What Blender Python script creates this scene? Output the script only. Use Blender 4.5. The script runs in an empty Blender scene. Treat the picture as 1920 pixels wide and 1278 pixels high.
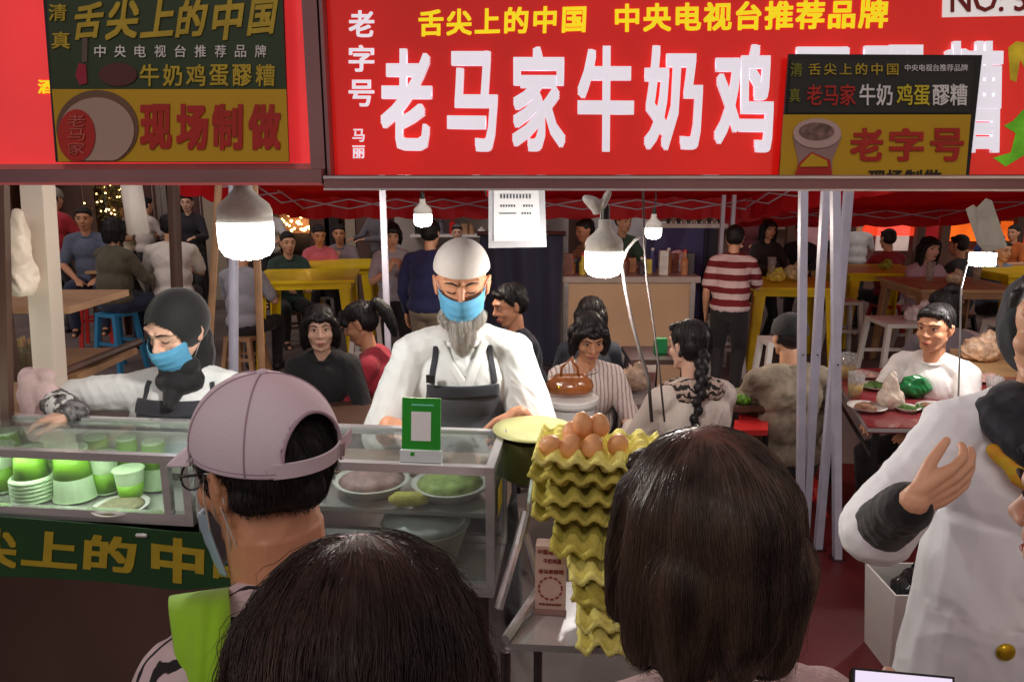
import bpy, bmesh, math, random
import numpy as np
from mathutils import Vector as V, Matrix, noise
from mathutils.bvhtree import BVHTree
R = math.radians
random.seed(7)
scene = bpy.context.scene
# ------------------------------------------------------------------ camera, world, exposure
F = 1400.0; PITCH = math.atan(304/1400.0); CAM = V((0, 0, 1.8))
cd = bpy.data.cameras.new('camera'); cam = bpy.data.objects.new('camera', cd)
scene.collection.objects.link(cam); scene.camera = cam
cd.sensor_width = 36; cd.lens = 36*F/1920; cd.clip_start = .02; cd.clip_end = 400
cam.location = CAM; cam.rotation_euler = (math.pi/2-PITCH, 0, 0)
w = bpy.data.worlds.new('World'); scene.world = w; w.use_nodes = True
nt = w.node_tree; bg = nt.nodes['Background']
sky = nt.nodes.new('ShaderNodeTexSky'); sky.sky_type = 'NISHITA'; sky.sun_disc = False
sky.sun_elevation = R(4); sky.sun_rotation = R(160)
mx = nt.nodes.new('ShaderNodeMix'); mx.data_type = 'RGBA'; mx.inputs[0].default_value = .985
mx.inputs[7].default_value = (.92, .75, .71, 1)
nt.links.new(sky.outputs[0], mx.inputs[6]); nt.links.new(mx.outputs[2], bg.inputs[0])
bg.inputs[1].default_value = .27
sd = bpy.data.lights.new('front_fill', 'SUN'); sd.energy = .4; sd.angle = R(25); sd.color = (1, .93, .9)  # weak fill added from behind the camera, no such source at night
so = bpy.data.objects.new('front_fill', sd); scene.collection.objects.link(so)
so.rotation_euler = (R(48), 0, R(-20))
vs = scene.view_settings; vs.view_transform = 'Standard'; vs.look = 'None'; vs.exposure = .43; vs.gamma = 1
scene.cycles.caustics_reflective = False; scene.cycles.caustics_refractive = False
scene.cycles.max_bounces = 8; scene.cycles.transparent_max_bounces = 16
scene.cycles.sample_clamp_indirect = 4
# ------------------------------------------------------------------ pixel <-> place
cp, sp_ = math.cos(PITCH), math.sin(PITCH)
def ray(px, py):
    dx = (px-960)/F; dz = -(py-639)/F
    return V((dx, cp+dz*sp_, -sp_+dz*cp))
def W(px, py, Y):
    d = ray(px, py); return CAM + d*(Y/d.y)
def G(px, py, z=0.):
    d = ray(px, py); return CAM + d*((z-CAM.z)/d.z)
A6 = R(6); U = V((math.cos(A6), -math.sin(A6), 0)); N = V((math.sin(A6), math.cos(A6), 0)); ZU = V((0, 0, 1))
O6 = V((0, 1.66, 0))
def SP(px, py, v):
    d = ray(px, py); return CAM + d*((v-(CAM-O6).dot(N))/d.dot(N))
def SU(px, py, v):
    p = SP(px, py, v)-O6; return p.dot(U), p.z
def ST(u, v, z): return O6+U*u+N*v+ZU*z
# ------------------------------------------------------------------ materials
def lin(c):
    return tuple(((x/255)/12.92 if x/255 <= .04045 else ((x/255+.055)/1.055)**2.4) for x in c[:3])
MATS = {}
def mat(name, col, rough=.6, metal=0., var=.14, vs=7., bump=0., bs=60., emit=0., ecol=None, coat=0., stretch=(1, 1, 1), sheen=0., spec=.5, sss=0., col2=None, trans=0.):
    if name in MATS: return MATS[name]
    m = bpy.data.materials.new(name); m.use_nodes = True; t = m.node_tree; b = t.nodes['Principled BSDF']; L = t.links.new
    c = lin(col); c1 = tuple(max(0, x*(1-var)) for x in c); c2 = tuple(min(1, x*(1+var)) for x in c) if col2 is None else lin(col2)
    tc = t.nodes.new('ShaderNodeTexCoord'); mp = t.nodes.new('ShaderNodeMapping'); mp.inputs['Scale'].default_value = stretch
    L(tc.outputs['Object'], mp.inputs[0])
    n = t.nodes.new('ShaderNodeTexNoise'); n.inputs['Scale'].default_value = vs; n.inputs['Detail'].default_value = 5
    L(mp.outputs[0], n.inputs['Vector'])
    rp = t.nodes.new('ShaderNodeValToRGB'); rp.color_ramp.elements[0].position = .32; rp.color_ramp.elements[1].position = .68
    rp.color_ramp.elements[0].color = (*c1, 1); rp.color_ramp.elements[1].color = (*c2, 1)
    L(n.outputs['Fac'], rp.inputs[0]); L(rp.outputs[0], b.inputs['Base Color'])
    b.inputs['Roughness'].default_value = rough; b.inputs['Metallic'].default_value = metal
    b.inputs['Specular IOR Level'].default_value = spec
    b.inputs['Coat Weight'].default_value = coat; b.inputs['Sheen Weight'].default_value = sheen
    if sss: b.inputs['Subsurface Weight'].default_value = sss; b.inputs['Subsurface Radius'].default_value = (.012, .005, .003)
    if trans: b.inputs['Transmission Weight'].default_value = trans
    if bump:
        n2 = t.nodes.new('ShaderNodeTexNoise'); n2.inputs['Scale'].default_value = bs; n2.inputs['Detail'].default_value = 4
        bn = t.nodes.new('ShaderNodeBump'); bn.inputs['Strength'].default_value = bump; bn.inputs['Distance'].default_value = .01
        L(mp.outputs[0], n2.inputs['Vector']); L(n2.outputs['Fac'], bn.inputs['Height']); L(bn.outputs[0], b.inputs['Normal'])
    if emit:
        if ecol: b.inputs['Emission Color'].default_value = (*lin(ecol), 1)
        else: L(rp.outputs[0], b.inputs['Emission Color'])
        b.inputs['Emission Strength'].default_value = emit
    MATS[name] = m; m['p'] = 1
    return m
def band_mat(name, ca, cb, scale, axis='Z', dist=2., rough=.8, th=.5, fuzz=.03, bump=.0, dscale=2.):
    if name in MATS: return MATS[name]
    m = bpy.data.materials.new(name); m.use_nodes = True; t = m.node_tree; b = t.nodes['Principled BSDF']; L = t.links.new
    tc = t.nodes.new('ShaderNodeTexCoord'); wv = t.nodes.new('ShaderNodeTexWave'); wv.bands_direction = axis
    wv.inputs['Scale'].default_value = scale; wv.inputs['Distortion'].default_value = dist; wv.inputs['Detail'].default_value = 2; wv.inputs['Detail Scale'].default_value = dscale
    L(tc.outputs['Object'], wv.inputs[0])
    rp = t.nodes.new('ShaderNodeValToRGB'); e = rp.color_ramp.elements
    e[0].position = th-fuzz; e[1].position = th+fuzz; e[0].color = (*lin(ca), 1); e[1].color = (*lin(cb), 1)
    L(wv.outputs['Fac'], rp.inputs[0]); L(rp.outputs[0], b.inputs['Base Color']); b.inputs['Roughness'].default_value = rough
    if bump:
        bn = t.nodes.new('ShaderNodeBump'); bn.inputs['Strength'].default_value = bump; bn.inputs['Distance'].default_value = .01
        L(wv.outputs['Fac'], bn.inputs['Height']); L(bn.outputs[0], b.inputs['Normal'])
    MATS[name] = m; return m
def glass_mat(name, tint=(245, 250, 250), refl=1.0, haze=0.):
    if name in MATS: return MATS[name]
    m = bpy.data.materials.new(name); m.use_nodes = True; t = m.node_tree; t.nodes.clear(); L = t.links.new
    o = t.nodes.new('ShaderNodeOutputMaterial'); a = t.nodes.new('ShaderNodeBsdfTransparent'); g = t.nodes.new('ShaderNodeBsdfGlossy')
    a.inputs[0].default_value = (*lin(tint), 1); g.inputs['Roughness'].default_value = .04
    f = t.nodes.new('ShaderNodeLayerWeight'); f.inputs[0].default_value = .5
    pw = t.nodes.new('ShaderNodeMath'); pw.operation = 'POWER'; L(f.outputs['Facing'], pw.inputs[0]); pw.inputs[1].default_value = 4
    mul = t.nodes.new('ShaderNodeMath'); mul.operation = 'MULTIPLY_ADD'; mul.use_clamp = True
    L(pw.outputs[0], mul.inputs[0]); mul.inputs[1].default_value = .6*refl; mul.inputs[2].default_value = .035*refl
    x = t.nodes.new('ShaderNodeMixShader'); L(mul.outputs[0], x.inputs[0]); L(a.outputs[0], x.inputs[1]); L(g.outputs[0], x.inputs[2])
    last = x
    if haze:
        d = t.nodes.new('ShaderNodeBsdfDiffuse'); d.inputs[0].default_value = (.75, .75, .75, 1)
        nn = t.nodes.new('ShaderNodeTexNoise'); nn.inputs['Scale'].default_value = 9; nn.inputs['Detail'].default_value = 6
        mm = t.nodes.new('ShaderNodeMath'); mm.operation = 'MULTIPLY'; mm.inputs[1].default_value = haze*2; L(nn.outputs['Fac'], mm.inputs[0])
        y = t.nodes.new('ShaderNodeMixShader'); L(mm.outputs[0], y.inputs[0]); L(x.outputs[0], y.inputs[1]); L(d.outputs[0], y.inputs[2]); last = y
    L(last.outputs[0], o.inputs[0]); MATS[name] = m; return m
# ------------------------------------------------------------------ objects
COL = scene.collection
WM = {}                                    # world matrix of every empty / parent
def link(o): COL.objects.link(o); return o
def thing(name, label, cat, loc=(0, 0, 0), rz=0., group=None, kind=None):
    o = bpy.data.objects.new(name, None); link(o); o.location = loc; o.rotation_euler = (0, 0, rz); o.empty_display_size = .1
    o['label'] = label; o['category'] = cat
    if group: o['group'] = group
    if kind: o['kind'] = kind
    WM[o.name] = Matrix.Translation(V(loc)) @ Matrix.Rotation(rz, 4, 'Z')
    return o
def tag(o, label, cat, group=None, kind=None):
    if label: o['label'] = label
    if cat: o['category'] = cat
    if group: o['group'] = group
    if kind: o['kind'] = kind
    return o
def put(name, me, m, parent=None, local=False, smooth=False, label=None):
    o = bpy.data.objects.new(name, me); link(o); me.name = name
    if m is not None and not me.materials: me.materials.append(m)
    if smooth:
        me.polygons.foreach_set('use_smooth', [True]*len(me.polygons))
    if parent is not None:
        o.parent = parent
        if not local: me.transform(WM[parent.name].inverted())
        WM[o.name] = WM[parent.name].copy()
    else: WM[o.name] = Matrix.Identity(4)
    if label: o['label'] = label
    return o
def recenter(o):
    """give a one-mesh thing its own origin at the middle of its base"""
    me = o.data; n = len(me.vertices); a = np.empty(n*3); me.vertices.foreach_get('co', a); a = a.reshape(-1, 3)
    c = V(((a[:, 0].min()+a[:, 0].max())/2, (a[:, 1].min()+a[:, 1].max())/2, a[:, 2].min()))
    me.transform(Matrix.Translation(-c)); o.location = c; WM[o.name] = Matrix.Translation(c); return o
def struct(name, me, m): o = put(name, me, m); o['kind'] = 'structure'; return o
def dup(root, loc, rz=None, label=None, group=None):
    r = root.copy(); link(r); r.location = loc
    if rz is not None: r.rotation_euler[2] = rz
    if label: r['label'] = label
    if group: r['group'] = group
    for ch in list(root.children):
        c = ch.copy(); link(c); c.parent = r
        for g in list(ch.children):
            d = g.copy(); link(d); d.parent = c
    return r
def bmw(): return bmesh.new()
def fin(bm, bevel=0, seg=2):
    if bevel:
        es = [e for e in bm.edges if len(e.link_faces) == 2 and e.calc_face_angle(0) > .6]
        bmesh.ops.bevel(bm, geom=es, offset=bevel, segments=seg, affect='EDGES', clamp_overlap=True)
    me = bpy.data.meshes.new('m'); bm.to_mesh(me); bm.free(); return me
def hexa(bm, c8):
    vs_ = [bm.verts.new(c) for c in c8]
    for f in ((0, 3, 2, 1), (4, 5, 6, 7), (0, 1, 5, 4), (1, 2, 6, 5), (2, 3, 7, 6), (3, 0, 4, 7)): bm.faces.new([vs_[i] for i in f])
def box(bm, a, b, M=None):
    x0, y0, z0 = a; x1, y1, z1 = b
    c = [V(p) for p in ((x0, y0, z0), (x1, y0, z0), (x1, y1, z0), (x0, y1, z0), (x0, y0, z1), (x1, y0, z1), (x1, y1, z1), (x0, y1, z1))]
    hexa(bm, [M @ p for p in c] if M else c)
def sbox(bm, u0, u1, v0, v1, z0, z1):
    hexa(bm, [ST(*p) for p in ((u0, v0, z0), (u1, v0, z0), (u1, v1, z0), (u0, v1, z0), (u0, v0, z1), (u1, v0, z1), (u1, v1, z1), (u0, v1, z1))])
def orient(d):
    return V(d).normalized().to_track_quat('Z', 'Y').to_matrix().to_4x4()
def cyl(bm, p0, p1, r0, r1=None, seg=16):
    p0 = V(p0); p1 = V(p1); r1 = r0 if r1 is None else r1; d = p1-p0
    if d.length < 1e-6: return
    bmesh.ops.create_cone(bm, cap_ends=True, segments=seg, radius1=max(r0, 1e-5), radius2=max(r1, 1e-5), depth=d.length, matrix=Matrix.Translation((p0+p1)/2) @ orient(d))
def tube(bm, pts, r, seg=8):
    pts = [V(p) for p in pts]; rings = []
    rs = r if isinstance(r, (list, tuple)) else [r]*len(pts)
    up = None
    for i, p in enumerate(pts):
        d = (pts[min(i+1, len(pts)-1)]-pts[max(i-1, 0)]).normalized()
        if up is None: up = V((0, 0, 1)) if abs(d.z) < .9 else V((1, 0, 0))
        x = d.cross(up).normalized(); y = x.cross(d).normalized(); up = y
        rings.append([bm.verts.new(p+(x*math.cos(a)+y*math.sin(a))*rs[i]) for a in [k*2*math.pi/seg for k in range(seg)]])
    for a, b in zip(rings, rings[1:]):
        for k in range(seg): bm.faces.new((a[k], a[(k+1) % seg], b[(k+1) % seg], b[k]))
    bm.faces.new(rings[0][::-1]); bm.faces.new(rings[-1])
def sag(p0, p1, s, n=10):
    p0 = V(p0); p1 = V(p1); return [p0.lerp(p1, i/n)-V((0, 0, s*4*(i/n)*(1-i/n))) for i in range(n+1)]
def lathe(bm, prof, c=(0, 0, 0), seg=32, M=None):
    c = V(c); rings = []
    for r, z in prof:
        ring = []
        for k in range(seg):
            a = 2*math.pi*k/seg; p = V((r*math.cos(a), r*math.sin(a), z))
            ring.append(bm.verts.new((M @ p if M else p)+c))
        rings.append(ring)
    for a, b in zip(rings, rings[1:]):
        for k in range(seg): bm.faces.new((a[k], a[(k+1) % seg], b[(k+1) % seg], b[k]))
    if prof[0][0] > 1e-4: bm.faces.new(rings[0][::-1])
    if prof[-1][0] > 1e-4: bm.faces.new(rings[-1])
def ell(bm, c, r, rot=None, sub=3):
    M = Matrix.Translation(V(c)) @ (rot if rot else Matrix.Identity(4)) @ Matrix.Diagonal((*r, 1)) if not isinstance(r, (int, float)) else Matrix.Translation(V(c)) @ Matrix.Scale(r, 4)
    bmesh.ops.create_icosphere(bm, subdivisions=sub, radius=1, matrix=M)
def prism(bm, pts, d):
    """polygon (world points) pushed along d"""
    d = V(d); a = [bm.verts.new(p) for p in pts]; b = [bm.verts.new(V(p)+d) for p in pts]; n = len(pts)
    bm.faces.new(a); bm.faces.new(b[::-1])
    for i in range(n): bm.faces.new((a[i], b[i], b[(i+1) % n], a[(i+1) % n]))
def evald(me, mods):
    o = bpy.data.objects.new('tmp', me); COL.objects.link(o)
    for t, kw in mods:
        md = o.modifiers.new('m', t)
        for k, v in kw.items(): setattr(md, k, v)
    dg = bpy.context.evaluated_depsgraph_get()
    r = bpy.data.meshes.new_from_object(o.evaluated_get(dg)); bpy.data.objects.remove(o); bpy.data.meshes.remove(me)
    return r
def blob(parts, vox, it=4, fac=.5, wr=0., wsc=9., seed=0, wst=(1, 1, .35)):
    """overlapping tapered limbs and ellipsoids fused into one continuous surface; wr = depth of cloth wrinkles"""
    bm = bmw()
    for p in parts:
        if p[0] == 'e': ell(bm, p[1], p[2], p[3] if len(p) > 3 else None, 3)
        else:
            pts = p[1]; rs = p[2]
            for i, (q, r) in enumerate(zip(pts, rs)): ell(bm, q, float(r), None, 2)
            for i in range(len(pts)-1): cyl(bm, pts[i], pts[i+1], rs[i], rs[i+1], 14)
    me = evald(fin(bm), [('REMESH', dict(mode='VOXEL', voxel_size=vox)), ('SMOOTH', dict(iterations=it, factor=fac))])
    if wr:
        n = len(me.vertices); sv = V((seed*3.1, seed*1.7, seed*.9)); co = np.empty(n*3, np.float32); me.vertices.foreach_get('co', co); co = co.reshape(-1, 3)
        nr = np.empty(n*3, np.float32); me.vertex_normals.foreach_get('vector', nr); nr = nr.reshape(-1, 3); nz = noise.noise; h = np.empty((n, 1), np.float32)
        for i, (x, y, z) in enumerate(co.tolist()):
            X = x*wst[0]*wsc+sv.x+z*wsc*.45; Y = y*wst[1]*wsc+sv.y; Z = z*wst[2]*wsc+sv.z+nz((x*4, y*4, z*4))*1.5; h[i, 0] = .55-1.5*abs(nz((X, Y, Z)))-.8*abs(nz((X*2.3+7, Y*2.3, Z*2.1)))
        me.vertices.foreach_set('co', (co+nr*h*wr).astype(np.float32).ravel()); me.update()
    me.polygons.foreach_set('use_smooth', [True]*len(me.polygons)); return me
def K(pts, rs): return ('c', [V(p) for p in pts], rs)
def E(c, r, rot=None): return ('e', V(c), r, rot) if rot else ('e', V(c), r)
def npmesh(vv, ff):
    me = bpy.data.meshes.new('m'); nf = len(ff); k = ff.shape[1]
    me.vertices.add(len(vv)); me.vertices.foreach_set('co', np.asarray(vv, dtype=np.float32).ravel())
    me.loops.add(nf*k); me.loops.foreach_set('vertex_index', ff.astype(np.int32).ravel())
    me.polygons.add(nf); me.polygons.foreach_set('loop_start', np.arange(nf, dtype=np.int32)*k); 
    me.update(calc_edges=True); me.validate(); return me
def joinm(a, b):
    bm = bmw(); bm.from_mesh(a); bm.from_mesh(b); mats = list(a.materials)
    me = bpy.data.meshes.new('m'); bm.to_mesh(me); bm.free()
    for m in mats: me.materials.append(m)
    bpy.data.meshes.remove(a); bpy.data.meshes.remove(b)
    me.polygons.foreach_set('use_smooth', [True]*len(me.polygons)); return me
def strands(me, n, L, r, crown, grav=1., out=.6, lift=.002, k=8, seed=1, keep=None, jit=.25, side=None, fly=0.):
    """hair strands that start on a hair shell and run over it away from the crown and down"""
    rnd = random.Random(seed); me.calc_loop_triangles()
    bv = BVHTree.FromPolygons([v_.co for v_ in me.vertices], [tuple(p.vertices) for p in me.polygons])
    nv = len(me.vertices); P = []; tries = 0; crown = V(crown)
    while len(P) < n and tries < n*5:
        tries += 1; v_ = me.vertices[rnd.randrange(nv)]; p = v_.co.copy(); nn = v_.normal.copy()
        if keep and not keep(p): continue
        li = lift*(.4+rnd.random()); ln = L*(.55+.75*rnd.random()); pts = [p-nn*.001]; j = V((rnd.gauss(0, jit), rnd.gauss(0, jit), rnd.gauss(0, jit*.5)))*.35
        free = rnd.random() < fly
        for i in range(1, k):
            d = p-crown; d = d.normalized()*out if d.length > 1e-5 else V((0, 0, 0))
            fl = d+V((0, 0, -grav))+j
            if side: fl = fl+side(p)
            t_ = fl-nn*fl.dot(nn)
            if t_.length < 1e-5: t_ = V((0, 0, -1))
            q = p+t_.normalized()*ln/k
            loc, n2, _, _ = bv.find_nearest(q)
            if loc is None: break
            p, nn = loc, n2; e = li*min(1, i*.6)
            if free: e += .018*(i/k)**2*rnd.random()
            pts.append(p+nn*e)
        while len(pts) < k: pts.append(pts[-1]+V((0, 0, -.001)))
        P.append(pts)
    P = np.array([[tuple(x) for x in s_] for s_ in P]); n = len(P)
    d = np.gradient(P, axis=1); d /= np.linalg.norm(d, axis=2, keepdims=True)+1e-9
    a = np.cross(d, np.array([.3, .5, .81])); a /= np.linalg.norm(a, axis=2, keepdims=True)+1e-9; b = np.cross(d, a)
    rr = (r*np.interp(np.linspace(0, 1, k), [0, .15, .7, 1], [.5, 1, .8, .12]))[None, :, None]
    rings = np.stack([P+rr*(a*math.cos(t_)+b*math.sin(t_)) for t_ in (0, 2.094, 4.189)], axis=2)   # n,k,3,3
    vv = rings.reshape(-1, 3); idx = np.arange(n*k*3).reshape(n, k, 3); ff = []
    for q in range(3):
        q2 = (q+1) % 3
        ff.append(np.stack([idx[:, :-1, q], idx[:, :-1, q2], idx[:, 1:, q2], idx[:, 1:, q]], axis=-1).reshape(-1, 4))
    return npmesh(vv, np.concatenate(ff))
# ------------------------------------------------------------------ lettering
def text_mesh(s, bold=.0, ext=0., space=1.0, res=2):
    c = bpy.data.curves.new('t', 'FONT'); c.body = s; c.size = 1; c.offset = bold; c.extrude = ext; c.resolution_u = res; c.space_character = space
    o = bpy.data.objects.new('t', c); COL.objects.link(o); dg = bpy.context.evaluated_depsgraph_get()
    me = bpy.data.meshes.new_from_object(o.evaluated_get(dg)); bpy.data.objects.remove(o); bpy.data.curves.remove(c); return me
def text(name, s, quad, m, parent, onto, bold=.02, depth=.002, space=1., lift=.0):
    """lettering fitted into a box (x0,y0,x1,y1) or corners TL,TR,BL on the plane that onto() gives; a thin raised sheet"""
    me = text_mesh(s, 0, .5, space)
    n = len(me.vertices); a = np.empty(n*3); me.vertices.foreach_get('co', a); a = a.reshape(-1, 3)
    if bold:                                   # heavier strokes: the glyph laid over itself, each copy a hair deeper
        offs = [(0, 0)]+[(bold*x, bold*y) for x, y in ((1, 1), (-1, 1), (1, -1), (-1, -1), (1, 0), (-1, 0), (0, 1), (0, -1))]
        bm = bmw()
        for i, (dx, dy) in enumerate(offs):
            m2 = me.copy(); m2.transform(Matrix.Translation((dx, dy, 0)) @ Matrix.Diagonal((1, 1, 1-.02*i, 1))); bm.from_mesh(m2); bpy.data.meshes.remove(m2)
        bm.to_mesh(me); bm.free()
        n = len(me.vertices); a = np.empty(n*3); me.vertices.foreach_get('co', a); a = a.reshape(-1, 3)
    if len(quad) == 4: x0, y0, x1, y1 = quad; quad = ((x0, y0), (x1, y0), (x0, y1))
    TL, TR, BL = [onto(*q) for q in quad]
    mn, mxx = a.min(0), a.max(0); t = (a-mn)/(mxx-mn+1e-9)
    ex = np.array(TR-TL); ey = np.array(TL-BL); nn = np.cross(ex, ey); nn /= np.linalg.norm(nn)
    b = np.array(BL)+t[:, :1]*ex+t[:, 1:2]*ey+(t[:, 2:3]*depth+lift)*nn
    me.vertices.foreach_set('co', b.astype(np.float32).ravel()); me.update()
    return put(name, me, m, parent)
def shape(name, pts, m, parent, onto, depth=.0015, lift=0.):
    """flat printed shape: pixel outline on the same plane"""
    bm = bmw(); P = [onto(*p) for p in pts]
    n = (P[1]-P[0]).cross(P[2]-P[1]).normalized()
    if n.dot(CAM-P[0]) < 0: n = -n
    prism(bm, [p+n*lift for p in P], n*depth)
    return put(name, fin(bm), m, parent)
def oval(cx, cy, rx, ry, n=28, a0=0, a1=360):
    return [(cx+rx*math.cos(R(a0+(a1-a0)*i/(n-1 if a1-a0 < 360 else n))), cy+ry*math.sin(R(a0+(a1-a0)*i/(n-1 if a1-a0 < 360 else n)))) for i in range(n)]
# ------------------------------------------------------------------ shared materials
steel = mat('steel', (222, 219, 220), .22, .72, .1, 5, .04, 30, stretch=(1, 1, 6))
steel_dk = mat('steel_dark', (120, 108, 110), .32, 1, .2, 4, .06, 12, stretch=(.6, 1, 3))
alu = mat('painted_frame', (150, 112, 114), .32, .6, .18, 3, .05, 20)
lilac = mat('pole_paint', (196, 194, 212), .42, .1, .1, 9, .05, 60)
white_pl = mat('white_plastic', (222, 216, 212), .38, 0, .06, 5)
yellow_pl = mat('yellow_plastic', (242, 206, 20), .34, 0, .12, 5, .03, 30)
red_pl = mat('red_plastic', (205, 45, 45), .35, 0, .12, 5)
blue_pl = mat('blue_plastic', (50, 130, 175), .35, 0, .1, 5)
black_m = mat('black_plastic', (22, 21, 24), .4, 0, .2, 6)
wood_dk = mat('dark_wood', (84, 56, 44), .55, 0, .3, 5, .15, 20, stretch=(1, 1, .2))
wood_lt = mat('pale_wood', (176, 134, 98), .55, 0, .22, 5, .1, 20, stretch=(.3, 1, 1))
paper = mat('white_paper', (235, 235, 238), .6, 0, .03, 5)
glass = glass_mat('case_glass', (232, 238, 236), 1.3, .05)
lamp_m = mat('lamp_glow', (255, 255, 252), .4, 0, .0, 4, emit=7, ecol=(255, 250, 242))
lamp_cap = mat('lamp_body', (226, 222, 214), .45, 0, .08, 90)
# ------------------------------------------------------------------ ground
def ground_mesh():
    bm = bmw(); bmesh.ops.create_grid(bm, x_segments=8, y_segments=8, size=70, matrix=Matrix.Translation((0, 40, 0))); return fin(bm)
struct('ground', ground_mesh(), mat('paving', (112, 100, 98), .72, 0, .28, 1.6, .25, 14))
bm = bmw(); q = [G(1380, 1700), G(2100, 1700), G(2500, 905), G(1510, 868)]
prism(bm, [V((p.x, p.y, .004)) for p in q], (0, 0, .004))
o = put('floor_mat', fin(bm), mat('red_mat', (96, 28, 31), .42, 0, .35, 1.3, .3, 5)); recenter(o)
tag(o, 'dark red glossy floor mat under the tent poles at right', 'floor mat')
# ------------------------------------------------------------------ the stall signs
sign_l = mat('sign_red_pale', (234, 52, 54), .25, 0, .28, 1.3, emit=.46, coat=.4)  # noise in the red stands in for uneven backlight and hot spots
sign_r = mat('sign_red', (214, 24, 18), .2, 0, .3, .9, emit=.33, coat=.5)  # uneven backlight put into the red as noise
let_w = mat('letter_white', (236, 232, 242), .35, 0, .06, 4, emit=.42)
let_y = mat('letter_yellow', (250, 226, 24), .4, 0, .04, 4, emit=.42)
def S_on(v): return lambda x, y: SP(x, y, v)
u0, z0 = SU(-160, 318, 0); u1, _ = SU(590, 318, 0); zt = 2.45
sg1 = thing('shop_sign', 'pinkish red backlit stall sign behind the green and yellow hanging board', 'shop sign', ST((u0+u1)/2, .05, z0))
bm = bmw(); sbox(bm, u0, u1, 0, .004, z0, zt); put('sign_face', fin(bm, .001), sign_l, sg1)
bm = bmw(); sbox(bm, u0, u1, .0045, .12, z0+.0005, zt); put('box_body', fin(bm, .002), steel_dk, sg1)
text('lettering', '酒', (72, 150, 100, 176), let_y, sg1, S_on(-.001), .02)
bm = bmw(); ub, _ = SU(601, 0, 0); za = SU(0, 347, -.05)[1]
sbox(bm, u0, ub, -.05, .14, za, z0-.001); put('lower_frame', fin(bm, .004), alu, sg1)
bm = bmw(); sbox(bm, u0, ub-.004, -.012, -.001, z0, z0+.012); sbox(bm, u0, ub, -.056, -.0515, za, za+.006); put('edge_trim', fin(bm), mat('trim_pink', (226, 120, 120), .3, .3), sg1)
bm = bmw(); sbox(bm, u1+.0005, ub, -.025, .12, z0, zt); put('side_frame', fin(bm, .003), alu, sg1)
u2, z2 = SU(628, 328, 0); u3, _ = SU(2080, 328, 0); uc, _ = SU(605, 0, 0)
sg2 = thing('shop_sign', 'bright red backlit stall sign with large white Chinese characters', 'shop sign', ST((u2+u3)/2, .05, z2))
bm = bmw(); sbox(bm, u2, u3, 0, .004, z2, zt); put('sign_face', fin(bm, .001), sign_r, sg2)
bm = bmw(); sbox(bm, u2, u3, .0045, .12, z2+.0005, zt); put('box_body', fin(bm, .002), steel_dk, sg2)
bm = bmw(); zb = SU(900, 357, -.05)[1]; sbox(bm, uc, u3, -.05, .14, zb, z2-.001); put('lower_frame', fin(bm, .004), alu, sg2)
bm = bmw(); sbox(bm, uc, u3, -.056, -.0515, zb, zb+.004); sbox(bm, uc, u3, -.054, -.0515, z2-.008, z2-.003); put('edge_trim', fin(bm), steel, sg2)
bm = bmw(); sbox(bm, uc, u2-.0005, -.025, .12, z2, zt); put('side_frame', fin(bm, .003), alu, sg2)
on0 = S_on(-.0005)
text('lettering', '舌尖上的中国', ((785, 19), (1100, 10), (785, 69)), let_y, sg2, on0, .028, space=1.16)
text('lettering', '中央电视台推荐品牌', ((1153, 8), (1667, -2), (1153, 61)), let_y, sg2, on0, .028, space=1.12)
for ch, x0, y0, x1, y1 in (('老', 716, 93, 812, 282), ('马', 840, 97, 935, 284), ('家', 961, 89, 1063, 284), ('牛', 1083, 88, 1190, 284), ('奶', 1207, 87, 1318, 282), ('鸡', 1338, 85, 1450, 285), ('蛋', 1484, 89, 1594, 285), ('醪', 1618, 86, 1732, 285), ('糟', 1766, 79, 1876, 286)):
    text('raised_letter', ch, (x0, y0, x1, y1), let_w, sg2, on0, .026, depth=.012)
for ch, y0 in (('老', 20), ('字', 85), ('号', 150)): text('lettering', ch, (654, y0, 702, y0+50), let_w, sg2, on0, .02)
for ch, y0 in (('马', 242), ('丽', 273)): text('lettering', ch, (661, y0, 684, y0+24), let_w, sg2, on0, .015)
pl = shape('number_plate', [(1768, -60), (2010, -64), (2010, 28), (1766, 33)], mat('plate_white', (238, 232, 230), .4, 0, .03, 4, emit=.35), sg2, on0, .003)
text('lettering', 'NO: 5', ((1782, -22), (1926, -25), (1782, 24)), mat('plate_red', (140, 26, 24), .5), sg2, S_on(-.0042), .012)
vg = mat('veg_green', (96, 170, 30), .5, 0, .3, 30, emit=.3); vy = mat('veg_yellow', (176, 150, 30), .5, 0, .3, 30, emit=.3)
shape('printed_vegetable', [(1890, 90), (1905, 78), (1935, 82), (1945, 130), (1920, 128), (1912, 112), (1905, 154), (1894, 150)], vy, sg2, on0)
shape('printed_vegetable', [(1918, 206), (1960, 200), (1960, 300), (1925, 288), (1885, 312), (1862, 296), (1895, 286), (1904, 250), (1882, 236), (1900, 226)], vg, sg2, on0)
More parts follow.
